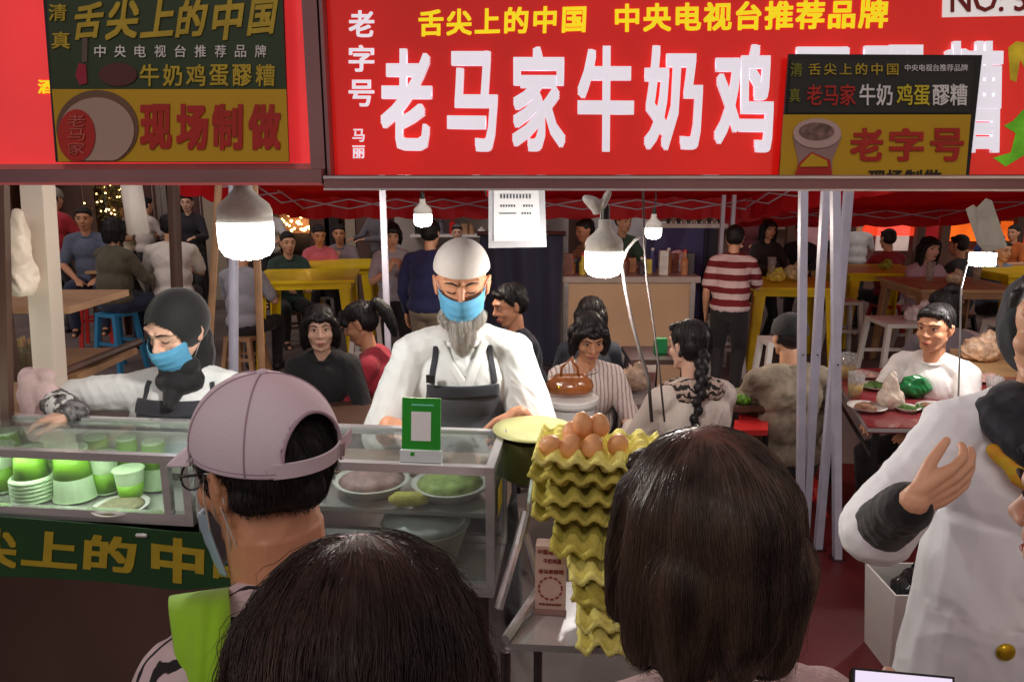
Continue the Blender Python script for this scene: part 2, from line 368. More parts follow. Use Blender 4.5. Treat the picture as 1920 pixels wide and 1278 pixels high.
# hanging board with the jar, on the left sign
bd_g = mat('board_green', (44, 62, 32), .55, 0, .15, 3); bd_y = mat('board_mustard', (200, 158, 16), .5, 0, .1, 2)
bd_k = mat('board_black', (24, 26, 26), .5, 0, .2, 3); ol = mat('olive_gold', (186, 160, 40), .5, 0, .12, 30)
wh = mat('print_white', (228, 226, 226), .5); rd = mat('print_red', (176, 34, 24), .5, 0, .1, 12); jar_c = mat('print_jar', (178, 150, 136), .6, 0, .06, 2)
b1 = thing('menu_board', 'hanging board with wine jar picture, dark green over mustard yellow', 'menu board', SP(320, 303, -.03))
onb = S_on(-.035)
shape('backing', [(80, -90), (530, -90), (543, 304), (110, 304)], bd_k, b1, S_on(-.022), .010)
shape('green_panel', [(84, -88), (527, -88), (537, 167), (98, 167)], bd_g, b1, onb)
shape('yellow_panel', [(98, 167.5), (537, 167.5), (542, 303), (110, 303)], bd_y, b1, onb)
o1 = S_on(-.0372); o2 = S_on(-.0392); o3 = S_on(-.0412)
text('lettering', '清', (92, 8, 126, 40), ol, b1, o1, .012); text('lettering', '真', (98, 60, 132, 92), ol, b1, o1, .012)
for ch, x0, y0, x1, y1 in (('舌', 138, 12, 194, 74), ('尖', 200, 2, 262, 74), ('上', 266, 5, 330, 70), ('的', 332, 6, 388, 70), ('中', 398, 0, 456, 76), ('国', 466, 4, 518, 66)):
    text('brush_letter', ch, ((x0+7, y0-4), (x1+5, y0-9), (x0-3, y1+2)), ol, b1, o1, .03)
for i, ch in enumerate('中央电视台推荐品牌'): text('lettering', ch, (178+37.6*i, 85, 199+37.6*i, 108), wh, b1, o1, .008)
for i, ch in enumerate('牛奶鸡蛋醪糟'): text('lettering', ch, (263+43.4*i, 121, 299+43.4*i, 162), ol, b1, o1, .015)
for ch, x0, x1 in (('现', 263, 323), ('场', 331, 391), ('制', 398, 456), ('做', 466, 527)): text('lettering', ch, (x0, 195, x1, 281), rd, b1, o1, .04)
shape('printed_ladle', [(155, 72), (165, 72), (164, 117), (154, 117)], mat('print_grey_brown', (98, 80, 74), .6), b1, o1)
jp = [(x, min(y, 302)) for x, y in oval(183, 240, 77, 71, 44)]
shape('printed_jar', jp, mat('print_brown', (112, 82, 62), .6, 0, .1, 4), b1, o1)
shape('printed_jar', [(x, min(y, 301)) for x, y in oval(182, 246, 70, 63, 40)], jar_c, b1, o2)
shape('printed_seal', [p for p in oval(144, 254, 35, 49)], rd, b1, o3)
sl = mat('seal_light', (196, 96, 84), .5)
for ch, y0 in (('老', 215), ('马', 241), ('家', 267)): text('lettering', ch, (128, y0, 160, y0+23), sl, b1, S_on(-.0432), .0)
shape('printed_ribbon', [(148, 118), (162, 122), (164, 156), (150, 160), (142, 142)], mat('print_crimson', (150, 22, 48), .5), b1, o1)
shape('printed_ribbon', oval(222, 140, 36, 22), mat('print_maroon', (86, 42, 38), .6), b1, o1)
# hanging board with the cup, on the right sign
b2 = thing('menu_board', 'hanging board with paper cup picture, black over mustard yellow', 'menu board', SP(1640, 330, -.03))
shape('backing', [(1477, 103), (1837, 105), (1812, 333), (1459, 331)], bd_k, b2, S_on(-.022), .010)
shape('black_panel', [(1484, 112), (1826, 113), (1817, 212), (1476, 212)], mat('board_charcoal', (34, 38, 36), .5, 0, .2, 3), b2, onb)
shape('yellow_panel', [(1469, 215), (1820, 215), (1810, 331), (1461, 330)], bd_y, b2, onb)
og = mat('olive_dim', (120, 122, 34), .5)
text('lettering', '清', (1482, 118, 1504, 144), og, b2, o1, .01); text('lettering', '真', (1480, 166, 1500, 192), og, b2, o1, .01)
text('lettering', '舌尖上的中国', (1516, 119, 1684, 141), ol, b2, o1, .008, space=1.35); text('lettering', '中央电视台推荐品牌', (1696, 121, 1814, 134), wh, b2, o1, .005)
for s_, x0, x1, mm in (('老马家', 1512, 1604, rd), ('牛奶', 1611, 1673, wh), ('鸡蛋', 1681, 1743, mat('print_yellow', (206, 190, 40), .5)), ('醪糟', 1748, 1813, wh)): text('lettering', s_, (x0, 158, x1, 198), mm, b2, o1, .012)
for ch, x0, x1 in (('老', 1594, 1656), ('字', 1667, 1732), ('号', 1744, 1807)): text('lettering', ch, (x0, 240, x1, 302), rd, b2, o1, .03)
text('lettering', '现场制做', (1628, 318, 1765, 346), mat('print_black', (24, 20, 18), .5), b2, o1, .02)
cupm = mat('print_cup', (196, 168, 160), .6, 0, .08, 8)
shape('printed_cup', [(1486, 256), (1578, 256), (1560, 300), (1560, 329), (1494, 329), (1496, 300)], mat('print_cup_side', (160, 130, 126), .6), b2, o1)
shape('printed_cup', oval(1532, 250, 45, 28), cupm, b2, o2); shape('printed_filling', oval(1531, 246, 33, 16), mat('print_rice', (120, 92, 84), .6, 0, .5, 90), b2, o3)
shape('printed_carton', [(1498, 306), (1522, 285), (1556, 300), (1560, 328), (1490, 328)], rd, b2, o3); shape('printed_carton', [(1502, 308), (1522, 288), (1550, 301), (1552, 312), (1500, 313)], bd_y, b2, S_on(-.0432))
# ------------------------------------------------------------------ lamps
lamp_f = mat('lamp_glow_far', (255, 255, 252), .4, 0, .0, 4, emit=7, ecol=(255, 248, 240))
def glow(p, watts, r, t):
    d = bpy.data.lights.new('bulb_light', 'POINT'); d.energy = watts; d.shadow_soft_size = r; d.color = (1, .955, .9) if watts < 20 else (1, .86, .70); o = bpy.data.objects.new('bulb_light', d); link(o); o.parent = t; o.location = WM[t.name].inverted() @ p
def bulb(px, py, D, r, label, cord=True, lm=lamp_m):
    c = W(px, py, D); t = thing('led_bulb', label, 'light bulb', c, 0, 'led bulbs hung over the stalls')
    glow(c-V((0, 0, .98*r)), 14. if lm is lamp_m else 20., r*.6, t)
    bm = bmw(); lathe(bm, [(0, -.62*r*1.25), (.45*r, -.60*r*1.25), (.8*r, -.5*r*1.25), (.97*r, -.28*r*1.25), (r, .05*r), (r, .42*r*1.4), (0, .42*r*1.4)], c, 36)
    put('diffuser', fin(bm), lm, t, smooth=True)
    bm = bmw(); lathe(bm, [(r*.99, .60*r), (r*.99, 1.0*r), (r*.9, 1.25*r), (r*.55, 1.55*r), (r*.34, 1.8*r), (r*.32, 2.25*r), (0, 2.26*r)], c, 32)
    put('housing', fin(bm), lamp_cap, t, smooth=True)
    if cord:
        bm = bmw(); cyl(bm, c+V((0, 0, 2.2*r)), c+V((0, 0, 2.9*r)), r*.25); tube(bm, [c+V((0, 0, 2.8*r)), c+V((r*.15, 0, 3.4*r)), V((c.x, c.y, max(c.z+3.6*r, 2.05)))], .004)
        put('cord', fin(bm), black_m, t)
    return t
bulb(462, 447, 1.92, .069, 'large glowing white bulb hung under the left sign above the white cap')
bulb(1132, 492, 2.35, .060, 'glowing white bulb hung right of the white framed price list')
bulb(793, 412, 4.3, .052, 'small glowing bulb high behind the bearded vendor', lm=lamp_f)
bulb(1225, 436, 4.6, .050, 'small round glowing bulb near the purple cabinet', lm=lamp_f)
c = W(1843, 486, 3.6); t = thing('clip_lamp', 'glowing clip lamp on a thin bent arm at right below the torn cardboard', 'lamp', c)
bm = bmw(); box(bm, c-V((.052, .02, .03)), c+V((.052, .03, .03))); put('lamp_head', fin(bm, .02, 3), lamp_f, t); glow(c-V((0, .05, .06)), 13., .03, t)
bm = bmw(); tube(bm, [c+V((-.05, 0, .02)), W(1812, 500, 3.55), W(1802, 540, 3.45), W(1800, 640, 3.35), W(1797, 740, 3.3), W(1796, 790, 3.27)], .004); put('arm', fin(bm), mat('arm_grey', (150, 146, 142), .5, .2), t)
c = W(792, 353, 3.9); t = thing('strip_light', 'short white strip light under the centre red canopy', 'strip light', c)
bm = bmw(); box(bm, c-V((.05, .02, .008)), c+V((.05, .02, .008))); put('tube', fin(bm, .004), mat('strip_glow', (255, 255, 255), .4, 0, 0, 4, emit=14, ecol=(255, 248, 240)), t)
bm = bmw(); box(bm, c+V((-.055, -.025, .0085)), c+V((.055, .025, .03))); put('fitting', fin(bm), lamp_cap, t)
# ------------------------------------------------------------------ glass cases and counter
def rails(bm, u0, u1, v0, v1, z0, z1, w=.022):
    for v in (v0, v1-w):
        sbox(bm, u0+w+.0005, u1-w-.0005, v, v+w, z1-w, z1)
        sbox(bm, u0+w+.0005, u1-w-.0005, v, v+w, z0, z0+w)
    for u in (u0, u1-w):
        sbox(bm, u, u+w, v0+w+.0005, v1-w-.0005, z1-w, z1+.0005)
        for v in (v0, v1-w): sbox(bm, u, u+w, v, v+w, z0, z1+.0005)
def case(name, label, u0, u1, v0, v1, z0, z1, shelves=(), post=None):
    t = thing(name, label, 'display case', ST((u0+u1)/2, (v0+v1)/2, z0))
    bm = bmw(); rails(bm, u0, u1, v0, v1, z0, z1)
    for p in (post or []): sbox(bm, p, p+.02, v0, v0+.02, z0+.0225, z1-.0225)
    put('frame', fin(bm, .003), steel, t)
    g = bmw(); sbox(g, u0+.024, u1-.024, v0+.024, v1-.024, z1-.012, z1-.006); put('glass_top', fin(g), glass, t)
    g = bmw(); sbox(g, u0+.024, u1-.024, v0+.008, v0+.013, z0+.024, z1-.024); put('glass_front', fin(g), glass, t)
    for u in (u0+.008, u1-.013):
        g = bmw(); sbox(g, u, u+.005, v0+.024, v1-.024, z0+.024, z1-.024); put('glass_side', fin(g), glass, t)
    bm = bmw(); sbox(bm, u0+.003, u1-.003, v0+.003, v1-.003, z0-.012, z0-.001); put('floor_tray', fin(bm), steel, t)
    for z in shelves:
        bm = bmw(); sbox(bm, u0+.025, u1-.025, v0+.05, v1-.03, z, z+.012); put('shelf', fin(bm), steel, t)
    return t
uL0 = -2.3; uL1 = SU(352, 870, .10)[0]; uR0 = SU(362, 870, .10)[0]; uR1 = SU(926, 890, .10)[0]
pst = SU(302, 900, .10)[0]
csL = case('display_case', 'left steel and glass display case lit inside with green paper cups', uL0, uL1, .10, .40, .900, 1.087, post=[pst])
bm = bmw(); sbox(bm, uL0+.05, pst-.03, .126, .146, 1.055, 1.062)
put('light_strip', fin(bm), mat('case_glow', (255, 255, 255), .4, 0, 0, 4, emit=20, ecol=(250, 255, 240)), csL)
bm = bmw(); sbox(bm, uL0+.03, uL1-.03, .365, .372, .925, 1.055); put('back_panel', fin(bm), white_pl, csL)
csR = case('display_case', 'clear glass display case with steel frame under the green card stand', uR0, uR1, .10, .40, .74, 1.09, shelves=(.93,))
# yellow sticker and side curtain of the right case
bm = bmw(); sbox(bm, uR1+.001, uR1+.003, .17, .25, .93, 1.0); put('sticker', fin(bm), mat('sticker_yellow', (220, 196, 20), .5), csR)
# lower bodies
bm = bmw(); sbox(bm, uL0, uL1+.12, .13, .62, .0, .79); o = put('service_counter', fin(bm, .004), mat('counter_steel', (128, 104, 98), .2, 1, .3, 1.6, .10, 1.6, stretch=(1, 1, .3))); recenter(o)
tag(o, 'brownish reflective steel counter base below the green calligraphy banner', 'counter')
bm = bmw(); sbox(bm, uR0+.14, uR1-.02, .13, .60, 0, .72); o = put('service_counter', fin(bm, .004), steel_dk); recenter(o)
tag(o, 'dark steel counter base under the clear glass case', 'counter')
bm = bmw(); sbox(bm, uL0, uR1-.01, .415, .618, .80, .93); o = put('worktop', fin(bm, .004), mat('worktop_m', (150, 128, 110), .4, .3, .3, 5)); recenter(o)
tag(o, 'narrow work counter behind the glass cases where the vendors stand', 'counter')
# banner
bn = thing('banner', 'dark green fabric banner with gold brush calligraphy below the left case', 'banner', SP(230, 1090, .06))
bq = [(-160, 960), (-60, 964), (60, 973), (200, 984), (330, 997), (475, 1003), (475, 1096), (330, 1106), (200, 1090), (60, 1082), (-60, 1079), (-160, 1077)]
bm = bmw(); prism(bm, [SP(x, y, .085) for x, y in bq], N*.006); put('cloth', fin(bm), mat('banner_green', (18, 62, 24), .6, 0, .15, 6, .15, 20), bn)
gold = mat('banner_gold', (170, 146, 34), .5, 0, .1, 20); ob = S_on(.0845)
for ch, q in (('尖', ((-40, 986), (34, 992), (-42, 1058))), ('上', ((44, 992), (150, 1000), (40, 1058))), ('的', ((160, 1000), (258, 1008), (156, 1066))), ('中', ((284, 1002), (384, 1014), (284, 1086))), ('国', ((402, 1016), (470, 1022), (400, 1082)))):
    text('brush_letter', ch, q, gold, bn, ob, .035)
bm = bmw(); p = SP(266, 1003, .08); cyl(bm, p-U*.016, p+U*.016, .006); put('clip', fin(bm, .002), steel, bn)
# ------------------------------------------------------------------ paper cups and toppings in the left case
cup_p = mat('cup_pale', (196, 220, 178), .5, 0, .08, 12); cup_g = mat('cup_green', (118, 172, 34), .5, 0, .2, 10)
def cup(c, h, r, inv=False, label='', nst=0, grp='paper cups in the lit case'):
    t = thing('paper_cup', label, 'paper cup', c, 0, grp)
    f = (lambda z: h-z) if inv else (lambda z: z)
    def prof(z0, z1, off=0): return [((r*(.74+.26*z/h))+off, z) for z in (z0, z1)]
    bm = bmw(); M = Matrix.Translation((0, 0, 0)) if not inv else Matrix.Translation((0, 0, h)) @ Matrix.Diagonal((1, 1, -1, 1))
    a = prof(.0, .001)+prof(.001, .5*h)+prof(.5*h, h); lathe(bm, [(0, 0)]+[a[0], a[3], a[5], (a[5][0]-.004, h-.001), (r*.74-.003, .004), (0, .004)], c, 28, M); put('wall', fin(bm), cup_p, t, smooth=False)
    bm = bmw(); z0, z1 = .05*h, .55*h; lathe(bm, [(r*(.74+.26*z0/h)+.0006, z0), (r*(.74+.26*z1/h)+.0006, z1), (r*(.74+.26*z1/h)-.001, z1), (r*(.74+.26*z0/h)-.001, z0)], c, 28, M); put('printed_band', fin(bm), cup_g, t, smooth=True)
    bm = bmw(); bmesh.ops.create_cone(bm, segments=28, radius1=r+.003, radius2=r+.003, depth=.005, cap_ends=True, matrix=Matrix.Translation(c) @ M @ Matrix.Translation((0, 0, h-.003))); put('rim', fin(bm, .002), cup_p, t)
    return t
fl = .9035
def flo(px, v, py=960): p = SP(px, py, v); u, _ = (p-O6).dot(U), 0; return ST(u, v, fl)
k0 = cup(flo(70, .2), .150, .050, True, 'pale green paper cup upside down in a tall nested stack with ridged rims')
def ridge(c, r, n, dz):
    for i in range(n):
        t = thing('paper_cup', 'thin ridged rim of a nested paper cup low in the left stack', 'paper cup', c+V((0, 0, dz*i)), 0, 'nested paper cups at the left of the lit case')
        bm = bmw(); lathe(bm, [(r+.004, 0), (r+.006, .004), (r+.003, .008), (r-.002, dz*1.1), (r-.004, dz*1.1), (r-.002, 0)], c+V((0, 0, dz*i)), 28); put('wall', fin(bm), cup_p, t, smooth=True)
ridge(flo(70, .2)+V((0, 0, .0)), .054, 6, .0115)
cup(flo(148, .22), .150, .058, True, 'large pale green cup upside down in the middle of the lit case')
cup(flo(128, .33), .14, .046, False, 'green cup standing behind the upside-down middle cup')
cup(flo(250, .22), .095, .040, False, 'small green paper cup with white rim at the right end of the lit case')
cup(flo(252, .32), .15, .036, True, 'tall pale cup upside down behind the small green cup')
cup(flo(12, .24), .14, .046, False, 'green paper cup cut by the left edge of the photo')
cup(flo(300, .31), .145, .04, True, 'pale cup behind the corner post of the lit case')
cup(flo(206, .26), .12, .038, False, 'slim green cup standing right of the large upside-down cup')
cup(flo(30, .32), .155, .046, True, 'tall pale cup at the back left of the lit case')
cup(flo(196, .33), .145, .04, True, 'pale cup at the back between the middle and right cups')
p = flo(228, .155); t = thing('topping_plate', 'flat white plate of grains and dark seeds at the front of the lit case', 'plate', p)
bm = bmw(); lathe(bm, [(0, 0), (.05, 0), (.074, .010), (.075, .013), (.06, .008), (0, .006)], p, 36); put('plate', fin(bm), white_pl, t, smooth=True)
bm = bmw(); lathe(bm, [(.062, .009), (.05, .016), (.02, .021), (0, .022)], p, 30); put('grains', fin(bm), mat('grains_m', (216, 206, 150), .7, 0, .5, 120, .6, 140, col2=(120, 112, 96)), t, smooth=True)
# food inside the right case
p = SP(800, 1075, .24); p.z = .753
t = thing('lidded_bowl', 'large pale bowl with domed clear lid inside the right glass case', 'bowl', p)
bm = bmw(); lathe(bm, [(0, 0), (.085, .0), (.12, .11), (.124, .115), (.118, .116), (0, .10)], p, 40); put('bowl', fin(bm), mat('bowl_cream', (206, 196, 172), .45, 0, .08, 8), t, smooth=True)
bm = bmw(); lathe(bm, [(.122, .117), (.112, .135), (.07, .155), (.0, .162)], p, 40); put('lid', fin(bm), mat('lid_grey', (196, 198, 196), .25, 0, .15, 14, .1, 20), t, smooth=True)
for px, lab, colr in ((845, 'green topped dish seen through the glass top of the right case', (170, 190, 110)), (700, 'dish of pale jelly at the left of the right case shelf', (190, 150, 150))):
    p = SP(px, 960, .26); p.z = .943; t = thing('serving_dish', lab, 'dish', p)
    bm = bmw(); lathe(bm, [(0, 0), (.07, 0), (.105, .035), (.108, .038), (.1, .036), (0, .02)], p, 36); put('dish', fin(bm), white_pl, t, smooth=True)
    bm = bmw(); lathe(bm, [(.096, .033), (.06, .05), (0, .058)], p, 30); put('filling', fin(bm), mat('filling%d' % px, colr, .5, 0, .3, 30, .5, 40), t, smooth=True)
p = SP(765, 975, .16); p.z = .943; t = thing('corn_cob', 'pale yellow corn piece inside the right glass case', 'corn')
bm = bmw(); tube(bm, [p+V((-.05, 0, .025)), p+V((-.03, -.0, .026)), p+V((.03, .01, .022)), p+V((.055, .012, .018))], [.006, .02, .02, .008], 14); o = put('kernels', fin(bm), mat('corn_m', (214, 204, 96), .45, 0, .2, 40, .5, 150), t, smooth=True)
# payment card stand (the square code is left out)
gcard = mat('card_green', (22, 150, 30), .35, 0, .05, 5); p = SP(789, 868, .12); p.z = 1.0905
t = thing('payment_stand', 'bright green payment card in a clear stand on the glass case', 'card stand', p)
tl = .16
def QP(a, b, d): return p+U*a+(ZU*math.cos(tl)+N*math.sin(tl))*b+(N*math.cos(tl)-ZU*math.sin(tl))*d
def qbox(bm, a0, a1, b0, b1, d0, d1): hexa(bm, [QP(*q) for q in ((a0, b0, d0), (a1, b0, d0), (a1, b0, d1), (a0, b0, d1), (a0, b1, d0), (a1, b1, d0), (a1, b1, d1), (a0, b1, d1))])
bm = bmw(); qbox(bm, -.05, .05, .032, .165, 0, .006); put('card', fin(bm, .002), gcard, t)
bm = bmw(); qbox(bm, -.0255, .0255, .055, .130, -.0015, -.0003); put('white_label', fin(bm), paper, t)
bm = bmw(); qbox(bm, -.0255, .032, .1455, .149, -.0012, -.0003); put('stripe', fin(bm), mat('stripe_mint', (120, 215, 190), .4), t)
bm = bmw(); qbox(bm, -.054, .054, .0, .030, -.004, .012); put('base', fin(bm, .003), mat('base_white', (210, 220, 222), .3, 0, .05, 9), t)
bm = bmw(); qbox(bm, -.026, -.016, .016, .026, -.0055, -.0042); put('badge', fin(bm), gcard, t)
# ------------------------------------------------------------------ metal shelf, egg trays, eggs, ticket box
shz = .742
t = thing('steel_shelf', 'low steel shelf cart holding the egg trays and the printed box', 'shelf', (.1, 1.62, 0))
a = G(948, 1205, shz); b = G(1330, 1222, shz); c = G(1330, 1090, shz); d = G(1010, 1090, shz)
bm = bmw(); prism(bm, [a, b, c, d], (0, 0, -.018)); put('shelf_board', fin(bm, .004), steel, t)
bm = bmw()
bm.free()
for q in (a, b, c, d):
    bm = bmw(); cyl(bm, (q.x, q.y, 0), (q.x, q.y, shz-.019), .012); put('leg', fin(bm), steel_dk, t)
bm = bmw(); tube(bm, [d+V((-.0, 0, .0)), W(985, 1000, 1.86), W(1000, 900, 1.95)], .011); tube(bm, [a+V((0, 0, .01)), W(1000, 1120, 1.7), d+V((.02, 0, .02))], .012); tube(bm, [W(935, 1140, 1.74), W(970, 1020, 1.8), W(985, 960, 1.86)], .012); put('brace', fin(bm), steel, t)
egg_c = mat('egg_shell', (226, 164, 112), .45, 0, .1, 30, .03, 200, sss=.0); tray_m = mat('tray_pulp', (236, 226, 128), .85, 0, .16, 14, .35, 120); tray_d = mat('tray_pulp_dull', (196, 184, 84), .88, 0, .2, 12, .4, 110)
def tray_mesh(nx=6, ny=5, p=.05, h=.022, warp=0., seed=0, torn=0.):
    rnd = random.Random(seed); S = 8; vv = []; X = nx*S; Y = ny*S
    for j in range(Y+1):
        for i in range(X+1):
            x = i/S; y = j/S
            z = h*(.5*(math.cos(2*math.pi*x)+math.cos(2*math.pi*y))); z = max(-h*.62, min(h*.85, z*1.15))
            e = min(x, nx-x, y, ny-y); k_ = min(1, e/.55); k_ = k_*k_*(3-2*k_); z = z*k_+(1-k_)*(.30*h+.55*z)-(.55*h if e < .01 else 0)*(1+.5*noise.noise(V((x*2+seed, y*2, 1))))
            q = V((x*p-nx*p/2, y*p-ny*p/2, z))
            q.z += warp*(noise.noise(V((x*.6+seed, y*.6, 0)))*1.6)+warp*.6*((x/nx-.5)**2*4-.4)
            if torn: q.z -= torn*max(0, (.9-y))*(.6+.8*noise.noise(V((x*1.3, seed, 0))))*.05; q.y += torn*max(0, .9-y)*.03; q.x += .012*torn*noise.noise(V((x, y*2, seed)))
            vv.append(tuple(q))
    idx = np.arange((X+1)*(Y+1)).reshape(Y+1, X+1); ff = np.stack([idx[:-1, :-1], idx[:-1, 1:], idx[1:, 1:], idx[1:, :-1]], -1).reshape(-1, 4)
    me = npmesh(np.array(vv), ff); me = evald(me, [('SOLIDIFY', dict(thickness=.0035, offset=0))]); me.polygons.foreach_set('use_smooth', [True]*len(me.polygons)); return me
tr = W(1128, 905, 1.80)
zz = [(.775, .105, -.13, .007, .6, 'lowest egg tray, crumpled and hanging over the shelf edge'), (.825, .102, -.115, .006, .5, 'crumpled torn egg tray second from the bottom of the stack'), (.875, .088, -.10, .006, .6, 'torn egg tray with drooping corner low in the stack'),
      (.925, .076, -.085, .004, .3, 'egg tray in the middle of the stack beside the printed box'), (.972, .045, -.06, .005, .4, 'egg tray level with the top of the printed box'),
      (1.02, .0, -.0, .004, .0, 'olive egg tray three below the eggs'), (1.068, -.004, .0, .003, 0, 'olive egg tray two below the eggs'), (1.116, .0, .0, .003, 0, 'olive egg tray directly under the top tray'), (1.160, .004, -.006, .003, .0, 'topmost yellow egg tray holding the brown eggs')]
base = G(1128, 870, 1.16)
for i, (z, dx, dy, wp, tn, lab) in enumerate(zz):
    o = put('egg_tray', tray_mesh(warp=wp, seed=i, torn=tn, h=.028), tray_m if i in (8, 1, 0, 3) else tray_d)
    o.location = (base.x+dx, base.y+.10+dy, z); o.rotation_euler = (R(-2+tn*5), R((i % 3-1)*1.5), R(-6+(i*37 % 7-3)*1.6)); tag(o, lab, 'egg tray', 'stack of pulp egg trays')
o10 = V((base.x-.026, base.y+.10, 1.190))
for i, (dx, dy, dz, rx, lab) in enumerate(((-.09, -.055, 0, 70, 'brown egg nearest the front left in the top tray'), (-.045, -.062, 0, 30, 'brown egg in front of the tall upright egg'), (.008, -.06, 0, 60, 'brown egg lying low by the dark hair'), (-.035, -.01, .012, 20, 'brown egg left of the tall upright egg'), (-.012, -.02, .04, 8, 'tall upright brown egg on top of the pile'), (.03, -.01, .034, 15, 'upright brown egg at the right of the pile'), (.07, -.05, .0, 50, 'brown egg half hidden by the dark bob haircut'), (.005, .035, .012, 35, 'brown egg at the back of the tray pile'))):
    bm = bmw(); ell(bm, (0, 0, 0), (.0245, .0245, .031), None, 3)
    for v_ in bm.verts: v_.co.x *= 1-.10*v_.co.z/.028; v_.co.y *= 1-.10*v_.co.z/.028
    o = put('egg', fin(bm), egg_c, smooth=True); o.location = o10+V((dx, dy, dz)); o.rotation_euler = (R(rx*.6), R(rx*.5), i); tag(o, lab, 'egg', 'brown eggs in the top tray')
# printed box with red writing (its square code is left out)
p = G(1031, 1152, shz); p.z = shz+.001; bw = .038
t = thing('printed_box', 'tall pale pink box with red Chinese print standing on the steel shelf', 'box', p)
Bx = U; Bt = (ZU*math.cos(.1)+N*math.sin(.1)); Bn = (N*math.cos(.1)-ZU*math.sin(.1)); bh = .175
def bbq(bm, a0, a1, b0, b1, d0, d1): hexa(bm, [p+Bx*q[0]+Bt*q[1]+Bn*q[2] for q in ((a0, b0, d0), (a1, b0, d0), (a1, b0, d1), (a0, b0, d1), (a0, b1, d0), (a1, b1, d0), (a1, b1, d1), (a0, b1, d1))])
bm = bmw(); bbq(bm, -bw, bw, .004, bh, 0, .05); put('carton', fin(bm, .002), mat('box_pink', (214, 180, 168), .6, 0, .06, 8), t)
onbx = lambda a, b: p+Bx*a+Bt*b-Bn*.0006
rp = mat('box_print', (150, 62, 54), .6)
text('lettering', '中国老字号', ((-.033, .168), (.033, .168), (-.033, .155)), rp, t, onbx, .015)
text('lettering', '牛奶鸡蛋', ((-.018, .145), (.026, .145), (-.018, .132)), rp, t, onbx, .015)
text('lettering', '老马家醪糟', ((-.03, .117), (.032, .117), (-.03, .106)), rp, t, onbx, .015)
text('lettering', '中央电视台推荐', ((-.028, .030), (.028, .030), (-.028, .024)), rp, t, onbx, .01)
bm = bmw(); n_ = 40
for k in range(n_):
    if k % 3 == 2: continue
    a_ = 2*math.pi*k/n_; a2 = 2*math.pi*(k+1)/n_; cc = onbx(0, .068)
    prism(bm, [cc+Bx*r_*math.cos(aa)+Bt*r_*math.sin(aa) for r_, aa in ((.026, a_), (.026, a2), (.031, a2), (.031, a_))], -Bn*.001)
put('round_emblem', fin(bm), rp, t)
bm = bmw(); bbq(bm, -bw-.003, bw+.003, -.0, .014, -.003, -.0007); put('lip', fin(bm), mat('box_lip', (168, 128, 122), .6), t)
# ------------------------------------------------------------------ people
skin_a = mat('skin_a', (222, 168, 134), .48, 0, .08, 14, .05, 160, sss=.06); skin_b = mat('skin_b', (206, 146, 112), .5, 0, .09, 14, .05, 160, sss=.06); skin_c = mat('skin_c', (228, 182, 158), .48, 0, .06, 14, .05, 160, sss=.06)
lip_m = mat('lips', (168, 84, 78), .4, 0, .08, 20); eye_d = mat('eye_dark', (26, 18, 16), .15); brow_m = mat('brow', (46, 34, 30), .8); eye_w = mat('eye_white', (226, 216, 210), .3)
hair_k = mat('hair_black', (30, 25, 26), .5, 0, .3, 40, stretch=(1, 1, .15)); hair_b = mat('hair_brown', (66, 48, 42), .36, 0, .35, 40, stretch=(1, 1, .15)); hair_g = mat('hair_grey', (142, 136, 130), .5, 0, .25, 50, stretch=(1, 1, .12))
def cloth(name, col, **k):
    k.setdefault('var', .1); k.setdefault('vs', 9.); k.setdefault('bump', .18); k.setdefault('bs', 46.)
    return mat(name, col, k.pop('rough', .82), 0, sheen=.15, **k)
jeans = cloth('denim', (40, 46, 72)); trous = cloth('dark_trousers', (36, 33, 36)); khaki = cloth('khaki', (140, 124, 104)); shoe_m = mat('shoe', (40, 36, 36), .5)
def ik(S, T, l1, l2, hint):
    d = T-S; L = d.length
    if L > (l1+l2)*.995: T = S+d.normalized()*(l1+l2)*.995; d = T-S; L = d.length
    a = (l1*l1-l2*l2+L*L)/(2*L); h = math.sqrt(max(0, l1*l1-a*a)); u = d.normalized()
    hp = V(hint)-u*V(hint).dot(u); hp = hp.normalized() if hp.length > 1e-5 else V((0, 1, 0))
    return S+u*a+hp*h, T
def hand_parts(wr, d, n, s=1., side=1, curl=(.25, .35, .25), spread=.10):
    """palm, four fingers of different length and a thumb from the side of the palm"""
    d = V(d).normalized(); n = V(n); n = (n-d*n.dot(d)).normalized(); t = d.cross(n).normalized()*side      # t = thumb side
    P = []; wr = V(wr)
    for i, (L, rr, o) in enumerate(((.074, .0088, .030), (.082, .009, .0105), (.076, .0086, -.009), (.058, .0074, -.027))):
        b = wr+(d*(.090-.005*abs(i-1))+t*o)*s; P.append(K([wr+(t*o*.6+d*.008)*s, wr+(d*.05+t*o*.9)*s, b], [.0165*s, .0145*s, rr*1.22*s]))
        dd = (d+t*(1.5-i)*spread*.55).normalized(); pts = [b]; rs = [rr*1.1*s]; a = 0; c_ = curl[i] if isinstance(curl[0], (tuple, list)) else curl
        for f, ca in zip((.46, .30, .24), c_):
            a += ca; v_ = dd*math.cos(a)+n*math.sin(a); pts.append(pts[-1]+v_*L*f*s); rs.append(rs[-1]*.92)
        P.append(K(pts, rs))
    b = wr+(d*.025+t*.022+n*.004)*s; d1 = (d*.72+t*.62+n*.25).normalized(); d2 = (d*.9+t*.28+n*.3).normalized()
    P.append(K([wr+(d*.01+t*.012)*s, b, b+d1*.044*s, b+(d1*.044+d2*.032)*s, b+(d1*.044+d2*.056)*s], [.016*s, .0165*s, .0115*s, .0098*s, .0078*s]))
    return P
